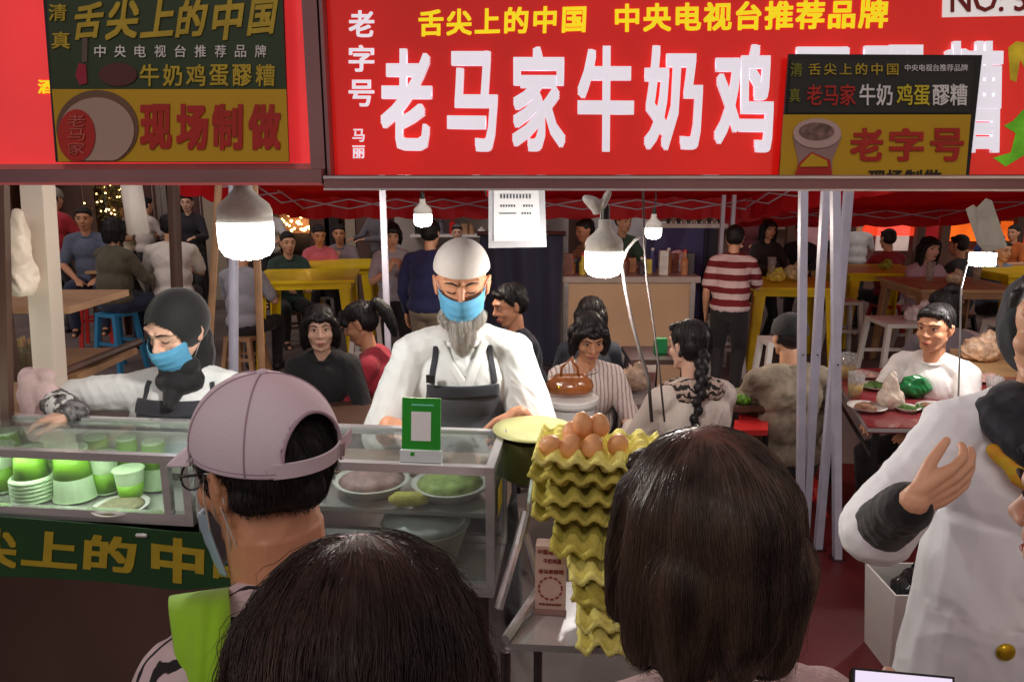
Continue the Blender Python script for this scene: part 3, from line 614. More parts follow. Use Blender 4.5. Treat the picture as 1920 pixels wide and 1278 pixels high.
def head_parts(M, s=1., female=False):
    f = lambda x, y, z: M @ V((x*s, y*s, z*s)); r3 = M.to_3x3().normalized().to_4x4(); P = []
    def e(c, r): P.append(E(f(*c), tuple(x*s for x in r), r3))
    e((0, .016, .034), (.077, .094, .086)); e((0, -.016, -.03), (.066, .072, .086)); e((0, -.012, .02), (.071, .078, .075))
    for q in (-1, 1):
        P.append(K([f(q*.054, .006, -.052), f(q*.03, -.05, -.094), f(0, -.064, -.102)], [.018*s, .0165*s, .019*s]))
        e((q*.04, -.052, -.028), (.026, .026, .026)); e((q*.079, .014, -.012), (.009, .018, .031)); P.append(K([f(q*.082, .004, .012), f(q*.088, .022, .018), f(q*.088, .026, -.006), f(q*.08, .012, -.036)], [.005*s, .0055*s, .005*s, .006*s]))
        P.append(K([f(q*.014, -.084, .034), f(q*.05, -.068, .036)], [.011*s, .010*s])); P.append(K([f(q*.006, -.1, -.026), f(q*.013, -.094, -.028)], [.009*s, .0075*s]))
    P.append(K([f(0, -.08, .03), f(0, -.096, -.004), f(0, -.107, -.022)], [.0085*s, .0088*s, .0115*s]))
    e((0, -.076, -.064), (.03, .019, .022))
    return P
def face_bits(root, M, s=1., eyes=True, mouth=True, closed=False, brow=None, fine=True):
    f = lambda x, y, z: M @ V((x*s, y*s, z*s)); r3 = M.to_3x3().normalized().to_4x4()
    for q in (-1, 1):
        if eyes:
            if closed:
                bm = bmw(); tube(bm, [f(q*.017, -.0845, .009), f(q*.026, -.087, .0045), f(q*.036, -.0845, .0045), f(q*.046, -.077, .009)], [.0008*s, .0019*s, .0019*s, .0008*s], 6); put('eyelid_line', fin(bm), brow_m, root, True, True)
            else:
                bm = bmw(); ell(bm, f(q*.031, -.0745, .010), (.0135*s, .010*s, .0068*s), r3, 2); o = put('eye', fin(bm), eye_w if fine else eye_d, root, True, True)
                if fine: bm = bmw(); ell(bm, f(q*.031, -.0815, .0105), (.0062*s, .004*s, .0062*s), r3, 2); put('iris', fin(bm), eye_d, o, True, True)
                bm = bmw(); tube(bm, [f(q*.016, -.0815, .009), f(q*.026, -.0852, .0165), f(q*.037, -.0825, .0165), f(q*.047, -.073, .010)], [.0009*s, .002*s, .002*s, .001*s], 6); put('eyelid_line', fin(bm), brow_m, root, True, True)
        bm = bmw(); tube(bm, [f(q*.012, -.094, .032), f(q*.03, -.0915, .039), f(q*.054, -.074, .034)], [.0026*s, .0038*s, .0015*s], 6); put('eyebrow', fin(bm), brow or brow_m, root, True, True)
    if mouth:
        bm = bmw(); tube(bm, [f(-.024, -.0845, -.064), f(-.01, -.0945, -.0615), f(0, -.096, -.0625), f(.01, -.0945, -.0615), f(.024, -.0845, -.064)], [.001*s, .0042*s, .0044*s, .0042*s, .001*s], 8)
        tube(bm, [f(-.02, -.086, -.068), f(0, -.0955, -.0705), f(.02, -.086, -.068)], [.001*s, .0052*s, .001*s], 8); put('lips', fin(bm), lip_m, root, True, True)
def hair_parts(M, s, style):
    f = lambda x, y, z: M @ V((x*s, y*s, z*s)); r3 = M.to_3x3().normalized().to_4x4(); P = []
    def e(c, r): P.append(E(f(*c), tuple(x*s for x in r), r3))
    def k(pts, rs): P.append(K([f(*p) for p in pts], [x*s for x in rs]))
    if style == 'bald': return P
    e((0, .026, .048), (.083, .094, .082)); e((0, .045, .01), (.08, .072, .08))
    if style == 'short':
        k([(-.05, -.052, .085), (0, -.066, .092), (.05, -.052, .085)], [.016, .018, .016])
        for q in (-1, 1): k([(q*.072, -.02, .06), (q*.078, .0, .02), (q*.077, .03, -.03)], [.012, .008, .009])
    elif style in ('bob', 'long', 'pony', 'bun', 'braid'):
        for q in (-1, 1): k([(q*.012, -.066, .098), (q*.05, -.07, .07), (q*.07, -.052, .03)], [.017, .018, .014])
    if style in ('bob', 'long'):
        z = -.10 if style == 'bob' else -.24
        for q in (-1, 1): k([(q*.07, -.035, .045), (q*.083, -.018, -.03), (q*.086, .0, z)], [.022, .026, .018]); k([(q*.06, .05, .0), (q*.066, .055, z)], [.05, .026])
        k([(0, .075, .0), (0, .08, z)], [.055, .03])
        k([(-.055, -.07, .075), (.0, -.086, .066), (.05, -.072, .072)], [.014, .014, .014])
    if style == 'pony': k([(0, .10, .06), (0, .15, .07), (0, .175, .0), (0, .17, -.09), (0, .16, -.15)], [.022, .03, .034, .026, .01])
    if style == 'bun': e((0, .085, .125), (.045, .045, .04)); k([(0, .06, .1), (0, .085, .12)], [.03, .03])
    return P
class PN: pass
def person(label, px, py, D, yaw=0., sit=True, s=None, lean=.12, pitch=.1, hyaw=0., roll=0., sex='m', shirt=None, sleeve='short', arms=('table', 'table'), hair='short', hairm=None, skin=None, lower=None, group=None, face=True, legs=True, wide=1., eyes=True, mouth=True, closed=False, vox=None, nstr=0, fat=1., collar=True, wr=.006, sname='shirt', skirt=0., sit_=12, wsc=11., neck=1.):
    skin = skin or skin_a; hairm = hairm or hair_k; lower = lower or trous
    Hc = W(px, py, D); tl = lambda s_: V((0, -math.sin(lean), math.cos(lean)))
    t = tl(1); nl = min(lean*.6, .5); td = V((0, -math.sin(nl), math.cos(nl)))
    rel = t*.52+td*.155+V((0, -.02, 0))
    if sit: s = s or .97; hz = Hc.z-rel.z*s
    else:
        if s is None: s = Hc.z/(.9+rel.z)
        hz = Hc.z-rel.z*s
    vox = vox or max(.003, min(.012, .0017*D)); rz = R(yaw); RZ = Matrix.Rotation(rz, 4, 'Z')
    base = V((Hc.x, Hc.y, 0))-RZ.to_3x3() @ V((0, rel.y*s, 0))
    o = thing('person', label, 'person', base, rz, group); inv = WM[o.name].inverted()
    p = PN(); p.o = o; p.s = s; p.inv = inv; p.hz = hz; p.vox = vox; p.RZ = RZ
    hip = V((0, 0, hz)); sc = hip+t*.45*s; nb = hip+t*.49*s; hd = hip+rel*s; p.hip, p.sc, p.nb, p.hd, p.t = hip, sc, nb, hd, t
    M = Matrix.Translation(hd) @ Matrix.Rotation(R(hyaw), 4, 'Z') @ Matrix.Rotation(roll, 4, 'Y') @ Matrix.Rotation(pitch, 4, 'X'); p.M = M
    sw = (.168 if sex == 'm' else .148)*s*wide; B = head_parts(M, s, sex == 'f')
    B += [K([nb-t*.02*s, nb+(hd-nb)*.55+V((0, .012*s, 0))], [x*neck for x in ((.052*s, .053*s) if sex == 'm' else (.046*s, .046*s))])]
    th = .088*s*fat
    B += [E(hip+t*.02*s, (.13*s, .085*s, .1*s)), E(hip+t*.2*s, (.115*s, .075*s, .14*s)), E(hip+t*.36*s, (.13*s, .08*s, .13*s)), K([sc+V((-sw, 0, -.02)), sc-t*.015, sc+V((sw, 0, -.02))], [.036*s, .046*s, .036*s])]
    Sh = [E(hip+t*.02*s, (.172*s*fat, .138*s*fat, .10*s)), E(hip+t*.17*s, (.166*s*fat, .132*s*fat, .16*s)), E(hip+t*.34*s, (.172*s*wide, .126*s*fat, .16*s)), K([sc+V((-sw, .01, -.012*s)), sc+V((-.05, .012, .028*s)), sc+V((.05, .012, .028*s)), sc+V((sw, .01, -.012*s))], [.068*s, .062*s, .062*s, .068*s])]
    p.arm = []
    for q, a in zip((-1, 1), arms):                      # q=-1: the figure's right hand
        S = sc+V((q*sw, 0, -.012*s)); hint = V((q*.6, .5, -.7)); hd_ = None; nn = V((0, 0, -1)); curl = (.25, .3, .2)
        if a == 'down': T = sc+V((q*(sw+.07*s), -.04*s, -.52*s)); hd_ = V((0, -.1, -1)); nn = V((-q, 0, 0)); hint = V((q*.3, 1, 0))
        elif a == 'table': T = sc+V((q*.13*s, -.36*s, -.25*s)); hd_ = V((-q*.35, -1, -.05))
        elif a == 'lap': T = sc+V((q*.10*s, -.22*s, -.42*s)); hd_ = V((-q*.4, -1, -.2)); hint = V((q, .6, -.2))
        elif a == 'phone': T = sc+V((q*.06*s, -.27*s, -.12*s)); hd_ = V((-q*.3, -.35, .9)); nn = V((-q*.5, .8, 0)); hint = V((q*.7, .1, -1)); curl = (.5, .6, .4)
        elif a == 'chin': T = hd+M.to_3x3() @ V((q*.045, -.10, -.19))*s; hd_ = V((-q*.2, .1, 1)); nn = V((0, 1, .2)); hint = V((q*.4, -.2, -1)); curl = (.7, .8, .5)
        elif isinstance(a, dict):
            T = inv @ a['p']; hd_ = inv.to_3x3() @ V(a['d']); nn = inv.to_3x3() @ V(a['n']); hint = inv.to_3x3() @ V(a.get('hint', (0, 0, -1))); curl = a.get('curl', curl)
        el, T = ik(S, T, .285*s, .26*s, hint); p.arm.append((S, el, T, hd_))
        B += [K([S, S.lerp(el, .5), el, el.lerp(T, .3), T], [.042*s, .042*s, .037*s, .039*s, .026*s])]
        sd_ = -q
        B += hand_parts(T, hd_, nn, s*(1. if sex == 'm' else .93), sd_, curl, a.get('spread', .1) if isinstance(a, dict) else .1)
        if sleeve == 'short':
            e2 = S.lerp(el, .78); Sh.append(K([S, S.lerp(el, .4), e2], [.066*s, .062*s*fat, .060*s*fat]))
        elif sleeve == 'long': Sh.append(K([S, S.lerp(el, .5), el, el.lerp(T, .5), el.lerp(T, .93)], [.066*s, .058*s*fat, .053*s, .048*s, .038*s]))
        elif sleeve == 'half': Sh.append(K([S, S.lerp(el, .45), S.lerp(el, .97)], [.066*s, .076*s, .086*s]))
        elif sleeve == 'wide': Sh.append(K([S, S.lerp(el, .5), el.lerp(S, .02), el.lerp(T, .10)], [.064*s, .064*s, .074*s, .072*s]))
    if skirt: Sh += [K([hip+V((q*.05*s, 0, .25*s)), hip+V((q*.055*s, -.01, .05*s)), hip+V((q*.075*s, -.01, -.2*s)), hip+V((q*.10*s, -.01, -skirt))], [.13*s*fat, .138*s*fat, .142*s*fat, .155*s*fat]) for q in (-1, 1)]
    Tr = [E(hip-V((0, 0, .02*s)), (.16*s*fat, .12*s*fat, .11*s))]
    for q in (-1, 1):
        H = hip+V((q*.085*s, 0, -.04*s))
        if sit: kn = H+V((q*.06*s, -.40*s, max(.0, .44*s-H.z)*.6)); an = V((kn.x, kn.y+.06*s, .07))
        else: an = V((q*.09*s, .02, .08)); kn, an = ik(H, an, .42*s, .42*s, V((q*.1, -1, 0)))
        if sit:
            L = (an-kn).length
            if L > .46*s: an = kn+(an-kn).normalized()*.46*s
        ft = an+V((0, -.13*s, -.045))
        if legs:
            B += [K([H, kn, an], [.06*s, .045*s, .033*s]), K([an, an.lerp(ft, .5)+V((0, 0, -.01)), ft], [.034*s, .03*s, .026*s])]
            Tr.append(K([H, H.lerp(kn, .5), kn, kn.lerp(an, .6), an+V((0, 0, .02))], [th, .082*s*fat, .067*s*fat, .057*s, .052*s]))
            p_ = blob([K([an+V((0, .03*s, -.035)), ft+V((0, .02, .004))], [.041*s, .038*s]), E(an+V((0, .0, -.01)), (.042*s, .05*s, .04*s))], max(vox, .008), 2); put('shoe', p_, shoe_m, o, True)
    p.body = put('body', blob(B, vox*.9, 3, .5), skin, o, True)
    sd0 = len(bpy.data.objects) % 97
    if shirt is not None: p.shirt = put(sname, blob(Sh, vox*1.15, sit_, .5, wr, wsc, sd0), shirt, o, True)
    if shirt is not None and collar:
        bm = bmw(); rr = .061*s if sex == 'm' else .054*s; tube(bm, [nb+(t*.012+V((math.sin(R(a))*1.08, -math.cos(R(a)), -.35*math.cos(R(a))-.05))*rr/1) for a in range(0, 361, 20)], .009*s, 6); put('collar', fin(bm), shirt, o, True, True)
    if legs: p.trousers = put('trousers', blob(Tr, vox*1.3, 4, .5, wr*.8, 9., sd0+5), lower, o, True)
    hp = hair_parts(M, s, hair)
    if hp:
        me = blob(hp, vox*1.0, 3, .5)
        if nstr: me = joinm(me, strands(me, nstr, .10*s, .0009*max(1, D/2.5), M @ V((0, .03*s, .12*s)), 1.2, .5, .004*s, 7, sd0, fly=.12))
        p.hair = put('hair', me, hairm, o, True)
    if face: face_bits(o, M, s, eyes, mouth, closed, None, D < 5)
    return p
def dome(name, root, M, rx, ry, rz_, m, lo=-.1, hole=None, th=.003, seg=72, rings=28, top=90, off=(0, 0, 0), bulge=None):
    """a cap or hood: shell over the head, elevation lo..top, faces dropped where hole(az, el) holds; az 0 = face side"""
    vv = []; ff = []; oz = V(off)
    for j in range(rings+1):
        el = R(lo+(top-.01-lo)*j/rings)
        for i in range(seg):
            az = 2*math.pi*i/seg; p_ = V((rx*math.cos(el)*math.sin(az), -ry*math.cos(el)*math.cos(az), rz_*math.sin(el)))
            if bulge: p_ = bulge(p_, az, el)
            vv.append(tuple(M @ (p_+oz)))
    for j in range(rings):
        for i in range(seg):
            az = (i+.5)*360/seg; az = az-360 if az > 180 else az; el = lo+(top-lo)*(j+.5)/rings
            if hole and hole(az, el): continue
            ff.append((j*seg+i, j*seg+(i+1) % seg, (j+1)*seg+(i+1) % seg, (j+1)*seg+i))
    me = npmesh(np.array(vv), np.array(ff)); me = evald(me, [('SOLIDIFY', dict(thickness=th, offset=1)), ('SUBSURF', dict(levels=1, render_levels=1))])
    return put(name, me, m, root, True, True)
mask_m = mat('mask_blue', (92, 166, 206), .7, 0, .08, 30, .1, 60)
def face_mask(p, drop=0., m=None):
    M, s = p.M, p.s; vv = []; nu, nv = 26, 26
    for j in range(nv+1):
        b = j/nv
        for i in range(nu+1):
            a = i/nu*2-1; z = -.008-.090*b-drop; 
            wd = .071-.008*b; x = wd*math.sin(a*1.35)/math.sin(1.35); d = .124-.028*abs(b-.35)**1.3-.004*b; d += .006*math.exp(-((a/.25)**2))*(1-b)
            y = -(d*math.cos(a*1.16)+.010*(1-abs(a)))+.004*math.sin(b*math.pi*7)*(1-a*a)*.35; y += .01
            zz_ = z+.012*(abs(a)**2)*(1-b*1.6)+.014*b*abs(a)**2
            vv.append(tuple(M @ V((x*s, y*s, zz_*s))))
    idx = np.arange((nu+1)*(nv+1)).reshape(nv+1, nu+1); ff = np.stack([idx[:-1, :-1], idx[1:, :-1], idx[1:, 1:], idx[:-1, 1:]], -1).reshape(-1, 4)
    me = evald(npmesh(np.array(vv), ff), [('SOLIDIFY', dict(thickness=.0025, offset=1))]); o = put('face_mask', me, m or mask_m, p.o, True, True)
    f = lambda x, y, z: M @ V((x*s, y*s, z*s))
    for q in (-1, 1):
        bm = bmw(); tube(bm, [f(q*.065, -.026, -.008-drop), f(q*.082, .0, .012), f(q*.086, .026, .012), f(q*.084, .028, -.02), f(q*.06, -.02, -.085-drop)], .0013, 6); put('ear_loop', fin(bm), white_pl, o, True, True)
    return o
# ------------------------------------------------------------------ clothes that lie on a torso
def drape(p, name, pts_fn, nu, nv, m, th=.004, off=.004, src=None, parent=None):
    """a cloth sheet laid on the front of the shirt; pts_fn(a, b) gives figure-space x, z"""
    me = (src or p.shirt).data
    bv = BVHTree.FromPolygons([v_.co for v_ in me.vertices], [tuple(q.vertices) for q in me.polygons]); vv = []
    for j in range(nv+1):
        last = None
        for i in range(nu+1):
            x, z = pts_fn(i/nu, j/nv); h = bv.ray_cast(V((x, -1.5, z)), V((0, 1, 0)))[0]
            yc = p.hip.y+p.t.y*(z-p.hip.z)/max(.3, p.t.z)-.135*p.s
            if h and h.y < yc-.045: h = None; last = yc
            y = h.y-off if h else (last if last is not None else -.12*p.s); last = y; vv.append([x, y, z])
    idx = np.arange((nu+1)*(nv+1)).reshape(nv+1, nu+1); ff = np.stack([idx[:-1, :-1], idx[1:, :-1], idx[1:, 1:], idx[:-1, 1:]], -1).reshape(-1, 4)
    me = evald(npmesh(np.array(vv), ff), [('SMOOTH', dict(iterations=3, factor=.5)), ('SOLIDIFY', dict(thickness=th, offset=1))])
    return put(name, me, m, parent or p.o, True, True)
def strip(p, name, path, wd, m, th=.003, off=.005, n=14, parent=None):
    path = [V((x, 0, z)) for x, z in path]
    def fn(a, b):
        k = b*(len(path)-1); i = min(int(k), len(path)-2); c = path[i].lerp(path[i+1], k-i); d = (path[i+1]-path[i]).normalized(); q = V((d.z, 0, -d.x))
        c = c+q*(a-.5)*wd; return c.x, c.z
    return drape(p, name, fn, 3, n, m, th, off, None, parent)
white_cl = cloth('chef_white', (226, 230, 228), var=.04, bump=.12, bs=22); apron_m = cloth('apron_grey', (78, 82, 86), bump=.08, var=.06); apron_d = cloth('apron_band', (44, 45, 52), bump=.1)
black_cl = cloth('black_cloth', (13, 13, 16), var=.2, bump=.15)
# ------------------------------------------------------------------ the bearded vendor
vd = person('bearded vendor in white cap, blue mask and grey apron standing behind the glass case', 866, 532, 2.42, yaw=3, sit=False, s=1.04, lean=.16, pitch=.26, shirt=white_cl, sleeve='half', hair='bald', skin=skin_b, closed=True, mouth=False, vox=.0036, wide=.98, fat=1.04, wr=.007, sname='white_jacket',
    arms=(dict(p=W(728, 795, 2.18), d=(.75, -.45, -.35), n=(.1, .2, -1), hint=(-.3, .6, -.9)), dict(p=W(975, 775, 2.20), d=(-.4, -.5, -.6), n=(-.5, .6, -.6), hint=(.3, .7, -.9), curl=(.7, .8, .5))))
face_mask(vd)
M, s = vd.M, vd.s
dome('skull_cap', vd.o, M, .0865*s, .1035*s, .088*s, mat('cap_white', (206, 198, 192), .85, 0, .05, 12, .15, 120), lo=2, off=(0, .017*s, .047*s), th=.003, bulge=lambda q, az, el: V((q.x, q.y, q.z*(1.02 if el > .5 else 1))))
f = lambda x, y, z: M @ V((x*s, y*s, z*s))
bl = blob([K([f(-.045, -.055, -.085), f(0, -.085, -.10), f(.045, -.055, -.085)], [.028, .034, .028]), K([f(0, -.085, -.10), f(0, -.092, -.14), f(.0, -.08, -.18), f(0, -.06, -.21)], [.038, .034, .022, .006])], .004, 3, .5, .003, 30, 2)
bl = joinm(bl, strands(bl, 2600, .085, .0006, f(0, -.02, -.02), 1.4, .2, .006, 7, 5, fly=.7)); put('beard', bl, mat('beard_grey', (196, 190, 182), .55, 0, .3, 40, stretch=(1, 1, .15)), vd.o, True)
sc, hz = vd.sc.z, vd.hz
ap = drape(vd, 'apron', lambda a, b: ((a-.5)*(.235+.14*min(1, b*1.6)), sc-.095-b*.66), 22, 32, apron_m, .004, .007)
drape(vd, 'band', lambda a, b: ((a-.5)*.245, sc-.09-b*.045), 14, 5, apron_d, .004, .012, None, ap)
for q in (-1, 1): strip(vd, 'strap', [(q*.105, sc-.095), (q*.100, sc-.05), (q*.092, sc-.01), (q*.088, sc+.03)], .022, apron_d, parent=ap)
bm = bmw(); box(bm, (-.118, -.215, sc-.075), (-.09, -.205, sc-.05)); put('buckle', fin(bm, .002), black_m, ap, True)
for q in (-1, 1): strip(vd, 'lapel', [(q*.075, sc+.045), (q*.045, sc-.02), (q*.0+.012, sc-.10), (-q*.015+.02, sc-.15)], .035, white_cl, .004, .008)
# food held in his left hand
p_ = W(958, 806, 2.16); t = thing('dumpling_dough', 'pale lump of food in the bearded vendor\'s hand', 'food', p_)
put('dough', blob([E(p_, (.026, .022, .015)), E(p_+V((.018, .0, .008)), (.018, .018, .012)), E(p_+V((-.016, -.008, -.004)), (.016, .014, .012))], .003, 2), mat('dough_m', (214, 196, 130), .6, 0, .2, 30), t)
p_ = ST(.0, 0, 0); p_ = G(1000, 815, 1.078); t = thing('round_plate', 'pale green round plate on the counter beside the eggs', 'plate', p_)
bm = bmw(); lathe(bm, [(0, 0), (.07, 0), (.115, .016), (.118, .02), (.07, .01), (0, .008)], p_, 44); put('plate', fin(bm), mat('plate_green', (206, 206, 140), .35, 0, .1, 10), t, smooth=True)
bm = bmw(); lathe(bm, [(0, -.12), (.09, -.12), (.095, -.004), (0, -.004)], p_, 36); put('pot', fin(bm), mat('pot_olive', (84, 84, 44), .35, .3, .3, 8), t, smooth=False)
# ------------------------------------------------------------------ the vendor in the black headscarf
hj = person('woman vendor in black headscarf, blue mask and white jacket behind the left case', 330, 616, 2.36, yaw=-4, sit=False, s=.95, lean=.14, pitch=.40, hyaw=-16, roll=.10, sex='f', shirt=white_cl, sleeve='long', hair='bald', skin=skin_c, closed=True, mouth=False, vox=.0036, wide=1.3, fat=1.15, wr=.008, sname='white_jacket',
    arms=(dict(p=W(142, 775, 2.20), d=(-1, -.1, -.12), n=(0, .1, -1), hint=(-.5, .9, .0)), dict(p=W(440, 800, 2.14), d=(-.3, -.9, -.2), n=(0, 0, -1), hint=(1, .2, -.4))))
face_mask(hj, .010); M, s = hj.M, hj.s
hd = dome('headscarf', hj.o, M, .089*s, .110*s, .107*s, black_cl, lo=-68, off=(0, .020*s, .022*s), th=.004, hole=lambda az, el: (abs(az)/50)**2+((el+22)/50)**2 < 1, seg=96, rings=44)
f = lambda x, y, z: M @ V((x*s, y*s, z*s))
put('scarf_drape', blob([K([f(0, .045, -.06), f(0, .03, -.13), hj.nb+V((0, .0, -.02))], [.07, .07, .07]), K([f(-.05, -.045, -.115), f(.05, -.045, -.115)], [.034, .034]), K([f(0, -.06, -.12), f(0, -.068, -.17), hj.nb+V((.0, -.125, -.055))], [.05, .046, .018]), E(hj.nb+V((0, -.02, 0)), (.085, .08, .05))], .0045, 4, .5, .006, 13, 4), black_cl, hd, True)
sc = hj.sc.z
ap = drape(hj, 'apron', lambda a, b: ((a-.5)*.27, sc-.015-b*.5), 20, 26, apron_m, .004, .008)
drape(hj, 'band', lambda a, b: ((a-.5)*.28, sc-.01-b*.05), 14, 5, apron_d, .004, .014, None, ap)
for q in (-1, 1): strip(hj, 'strap', [(q*.115, sc-.02), (q*.112, sc+.01), (q*.105, sc+.04)], .018, apron_d, parent=ap)
S_, el, T, hd_ = hj.arm[0]
put('lace_cuff', blob([K([el.lerp(T, .25), el.lerp(T, .6), T], [.050, .046, .038])], .0035, 2, .5, .005, 40, 3), mat('lace', (24, 24, 26), .6, 0, .4, 50, .9, 90, col2=(150, 146, 146)), hj.o, True)
# ------------------------------------------------------------------ customer in the backwards cap
stripe = band_mat('stripe_pink', (206, 184, 188), (30, 24, 28), 13, 'DIAGONAL', 2.6, .85, .86, .02)
cm = person('customer in a backwards mauve cap and glasses with a lime green strap over the shoulder', 484, 874, 1.05, yaw=-122, sit=False, s=1.03, lean=.10, pitch=.20, shirt=stripe, sleeve='long', hair='short', skin=skin_b, eyes=True, vox=.0032, arms=('lap', 'lap'), wide=1., mouth=True, wr=.004, neck=1.32)
M, s = cm.M, cm.s; f = lambda x, y, z: M @ V((x*s, y*s, z*s)); r3 = M.to_3x3().normalized().to_4x4()
hb = blob([E(f(0, .052, .008), (.081, .074, .058), r3), E(f(0, .028, .03), (.0845, .097, .084), r3), K([f(-.062, .05, -.022), f(0, .092, -.026), f(.062, .05, -.022)], [.022, .03, .022]), K([f(.076, -.012, .04), f(.079, .0, -.01)], [.01, .006]), K([f(-.076, -.012, .04), f(-.079, .0, -.01)], [.01, .006])], .0035, 3)
hb = joinm(hb, strands(hb, 4200, .028, .00055, f(0, .05, .12), .9, .8, .004, 8, 11, fly=.25)); bpy.data.objects.remove(cm.hair); cm.hair = put('hair', hb, hair_k, cm.o, True)
cap_m = cloth('cap_mauve', (224, 208, 218), var=.05, bump=.12, bs=160, vs=5)
def hole_back(az, el):
    d = 180-abs(az); return (d/33)**2+((max(el, 4)-4)/33)**2 < 1 and el > 3.5
Mc = M @ Matrix.Rotation(-.24, 4, 'X')
cap = dome('cap', cm.o, Mc, .0925*s, .1105*s, .096*s, cap_m, lo=-10, off=(0, .018*s, .045*s), hole=hole_back, th=.0028, seg=120, rings=46, bulge=lambda q, az, el: V((q.x*(1+.0*el), q.y, q.z)))
bm = bmw(); O_ = V((0, .018*s, .045*s))
def capp(az, el, k=1.0): az = R(az); el = R(el); return Mc @ (V((.0925*s*math.cos(el)*math.sin(az), -.1105*s*math.cos(el)*math.cos(az), .096*s*math.sin(el)))*k+O_)
for az in (0, 60, 120, -60, -120):
    e1 = 88; e0 = -8; tube(bm, [capp(az, e0+(e1-e0)*i/14, 1.036) for i in range(15)], .0012, 6)
for el in (-8.5, -5): tube(bm, [capp(a_, el, 1.036) for a_ in range(-146, 147, 6)], .0008, 5)
tube(bm, [capp(180+33*math.cos(R(a_)), 4+33*math.sin(R(a_)), 1.036) for a_ in range(0, 181, 10)], .0024, 6)
put('seam', fin(bm), mat('cap_seam', (176, 152, 166), .85), cap, True)
bm = bmw(); ell(bm, capp(0, 90, 1.045), (.008, .008, .005), r3, 2); put('button', fin(bm), cap_m, cap, True, True)
bm = bmw(); bz = []
for a_ in range(140, 222, 4): bz.append((capp(a_, -9.5, 1.04), capp(a_, 2.5, 1.04)))
bz.append((capp(226, -8, 1.12), capp(226, 3, 1.12))); bz.append((capp(233, -6, 1.22), capp(232, 5, 1.22)))
for (a, b), (c, d) in zip(bz, bz[1:]):
    n_ = (b-a).cross(c-a).normalized()*.003; hexa(bm, [a, c, c+n_, a+n_, b, d, d+n_, b+n_])
put('strap', fin(bm), cap_m, cap, True)
bm = bmw(); a = capp(205, -9, 1.075); b = capp(205, 3, 1.075); tube(bm, [a, b, capp(212, 3, 1.085), capp(212, -9, 1.085), a], .002, 6); put('buckle', fin(bm), mat('buckle_m', (190, 170, 176), .3, .6), cap, True)
vv = []; nu, nv = 30, 10
for j in range(nv+1):
    for i in range(nu+1):
        a_ = (i/nu*2-1)*68; r_ = j/nv; b_ = capp(a_, -7, 1.02); k_ = max(0, 1-(abs(a_)/72)**2.4); fw = Mc.to_3x3() @ V((.012*math.sin(R(a_)), -.068, -.038-.012*math.cos(R(a_*1.2))))
        vv.append(tuple(b_+fw*s*k_*r_+M.to_3x3() @ V((0, 0, -.006*r_*r_))))
idx = np.arange((nu+1)*(nv+1)).reshape(nv+1, nu+1); ff = np.stack([idx[:-1, :-1], idx[1:, :-1], idx[1:, 1:], idx[:-1, 1:]], -1).reshape(-1, 4)
put('brim', evald(npmesh(np.array(vv), ff), [('SOLIDIFY', dict(thickness=.003, offset=0))]), cap_m, cap, True, True)
gl = thing('glasses', 'thin dark framed glasses worn by the customer in the cap', 'glasses', cm.o.location, R(-122))
bm = bmw()
for q in (-1, 1):
    tube(bm, [f(q*.036+.027*math.cos(R(a_)), -.104+.010*abs(math.cos(R(a_)))*(1 if q*math.cos(R(a_)) > 0 else .2), -.002+.021*math.sin(R(a_))) for a_ in range(0, 361, 20)], .0016, 6)
    tube(bm, [f(q*.064, -.094, .006), f(q*.081, -.05, .012), f(q*.087, .0, .018), f(q*.086, .026, .004)], .0021, 6)
tube(bm, [f(-.009, -.106, .002), f(0, -.108, .006), f(.009, -.106, .002)], .0014, 6); put('rims', fin(bm), black_m, gl, True, True)
for q in (-1, 1):
    bm = bmw(); bmesh.ops.create_circle(bm, cap_ends=True, segments=24, radius=1, matrix=Matrix.Translation(f(q*.036, -.102, -.002)) @ r3 @ Matrix.Rotation(R(q*8), 4, 'Z') @ Matrix.Rotation(R(90), 4, 'X') @ Matrix.Diagonal((.026*s, .020*s, 1, 1))); put('lens', fin(bm), glass, gl, True)
face_mask(cm, .050, mat('mask_grey', (150, 170, 190), .7, 0, .08, 30))
bm = bmw(); tube(bm, [f(.088, .022, .02), f(.0865, .0, .018), f(.082, -.018, -.02), f(.07, -.04, -.07)], .0012, 6); tube(bm, [f(.088, .024, -.028), f(.07, .012, -.085), f(.058, -.01, -.12)], .0012, 6); put('mask_string', fin(bm), white_pl, cm.o, True)
lime = cloth('lime_strap', (146, 200, 30), var=.12, bump=.25, bs=30)
def ribbon(prs, m, th, name, root):
    bm = bmw(); n = len(prs)
    for (a, b), (c, d) in zip(prs, prs[1:]):
        q = (b-a).cross(c-a); q = q.normalized()*th if q.length else V((0, th, 0)); hexa(bm, [a, b, d, c, a+q, b+q, d+q, c+q])
    return put(name, fin(bm, .001), m, root)
rows = [((322, 1118), (434, 1102), 1.03), ((315, 1120), (428, 1106), .95), ((318, 1140), (430, 1126), .905), ((324, 1180), (430, 1166), .88), ((331, 1230), (428, 1220), .855), ((338, 1300), (424, 1296), .835), ((346, 1400), (420, 1400), .82)]
vv = []
for k_, (a, b, D_) in enumerate(rows):
    for i in range(11): u_ = i/10; vv.append(tuple(W(a[0]+(b[0]-a[0])*u_, a[1]+(b[1]-a[1])*u_, D_-.016*math.sin(math.pi*u_)+.003*math.sin(u_*17+k_))))
idx = np.arange(11*len(rows)).reshape(len(rows), 11); ff = np.stack([idx[:-1, :-1], idx[1:, :-1], idx[1:, 1:], idx[:-1, 1:]], -1).reshape(-1, 4)
put('green_strap', evald(npmesh(np.array(vv), ff), [('SUBSURF', dict(levels=2, render_levels=2)), ('SOLIDIFY', dict(thickness=.005, offset=0))]), lime, cm.o, smooth=True)
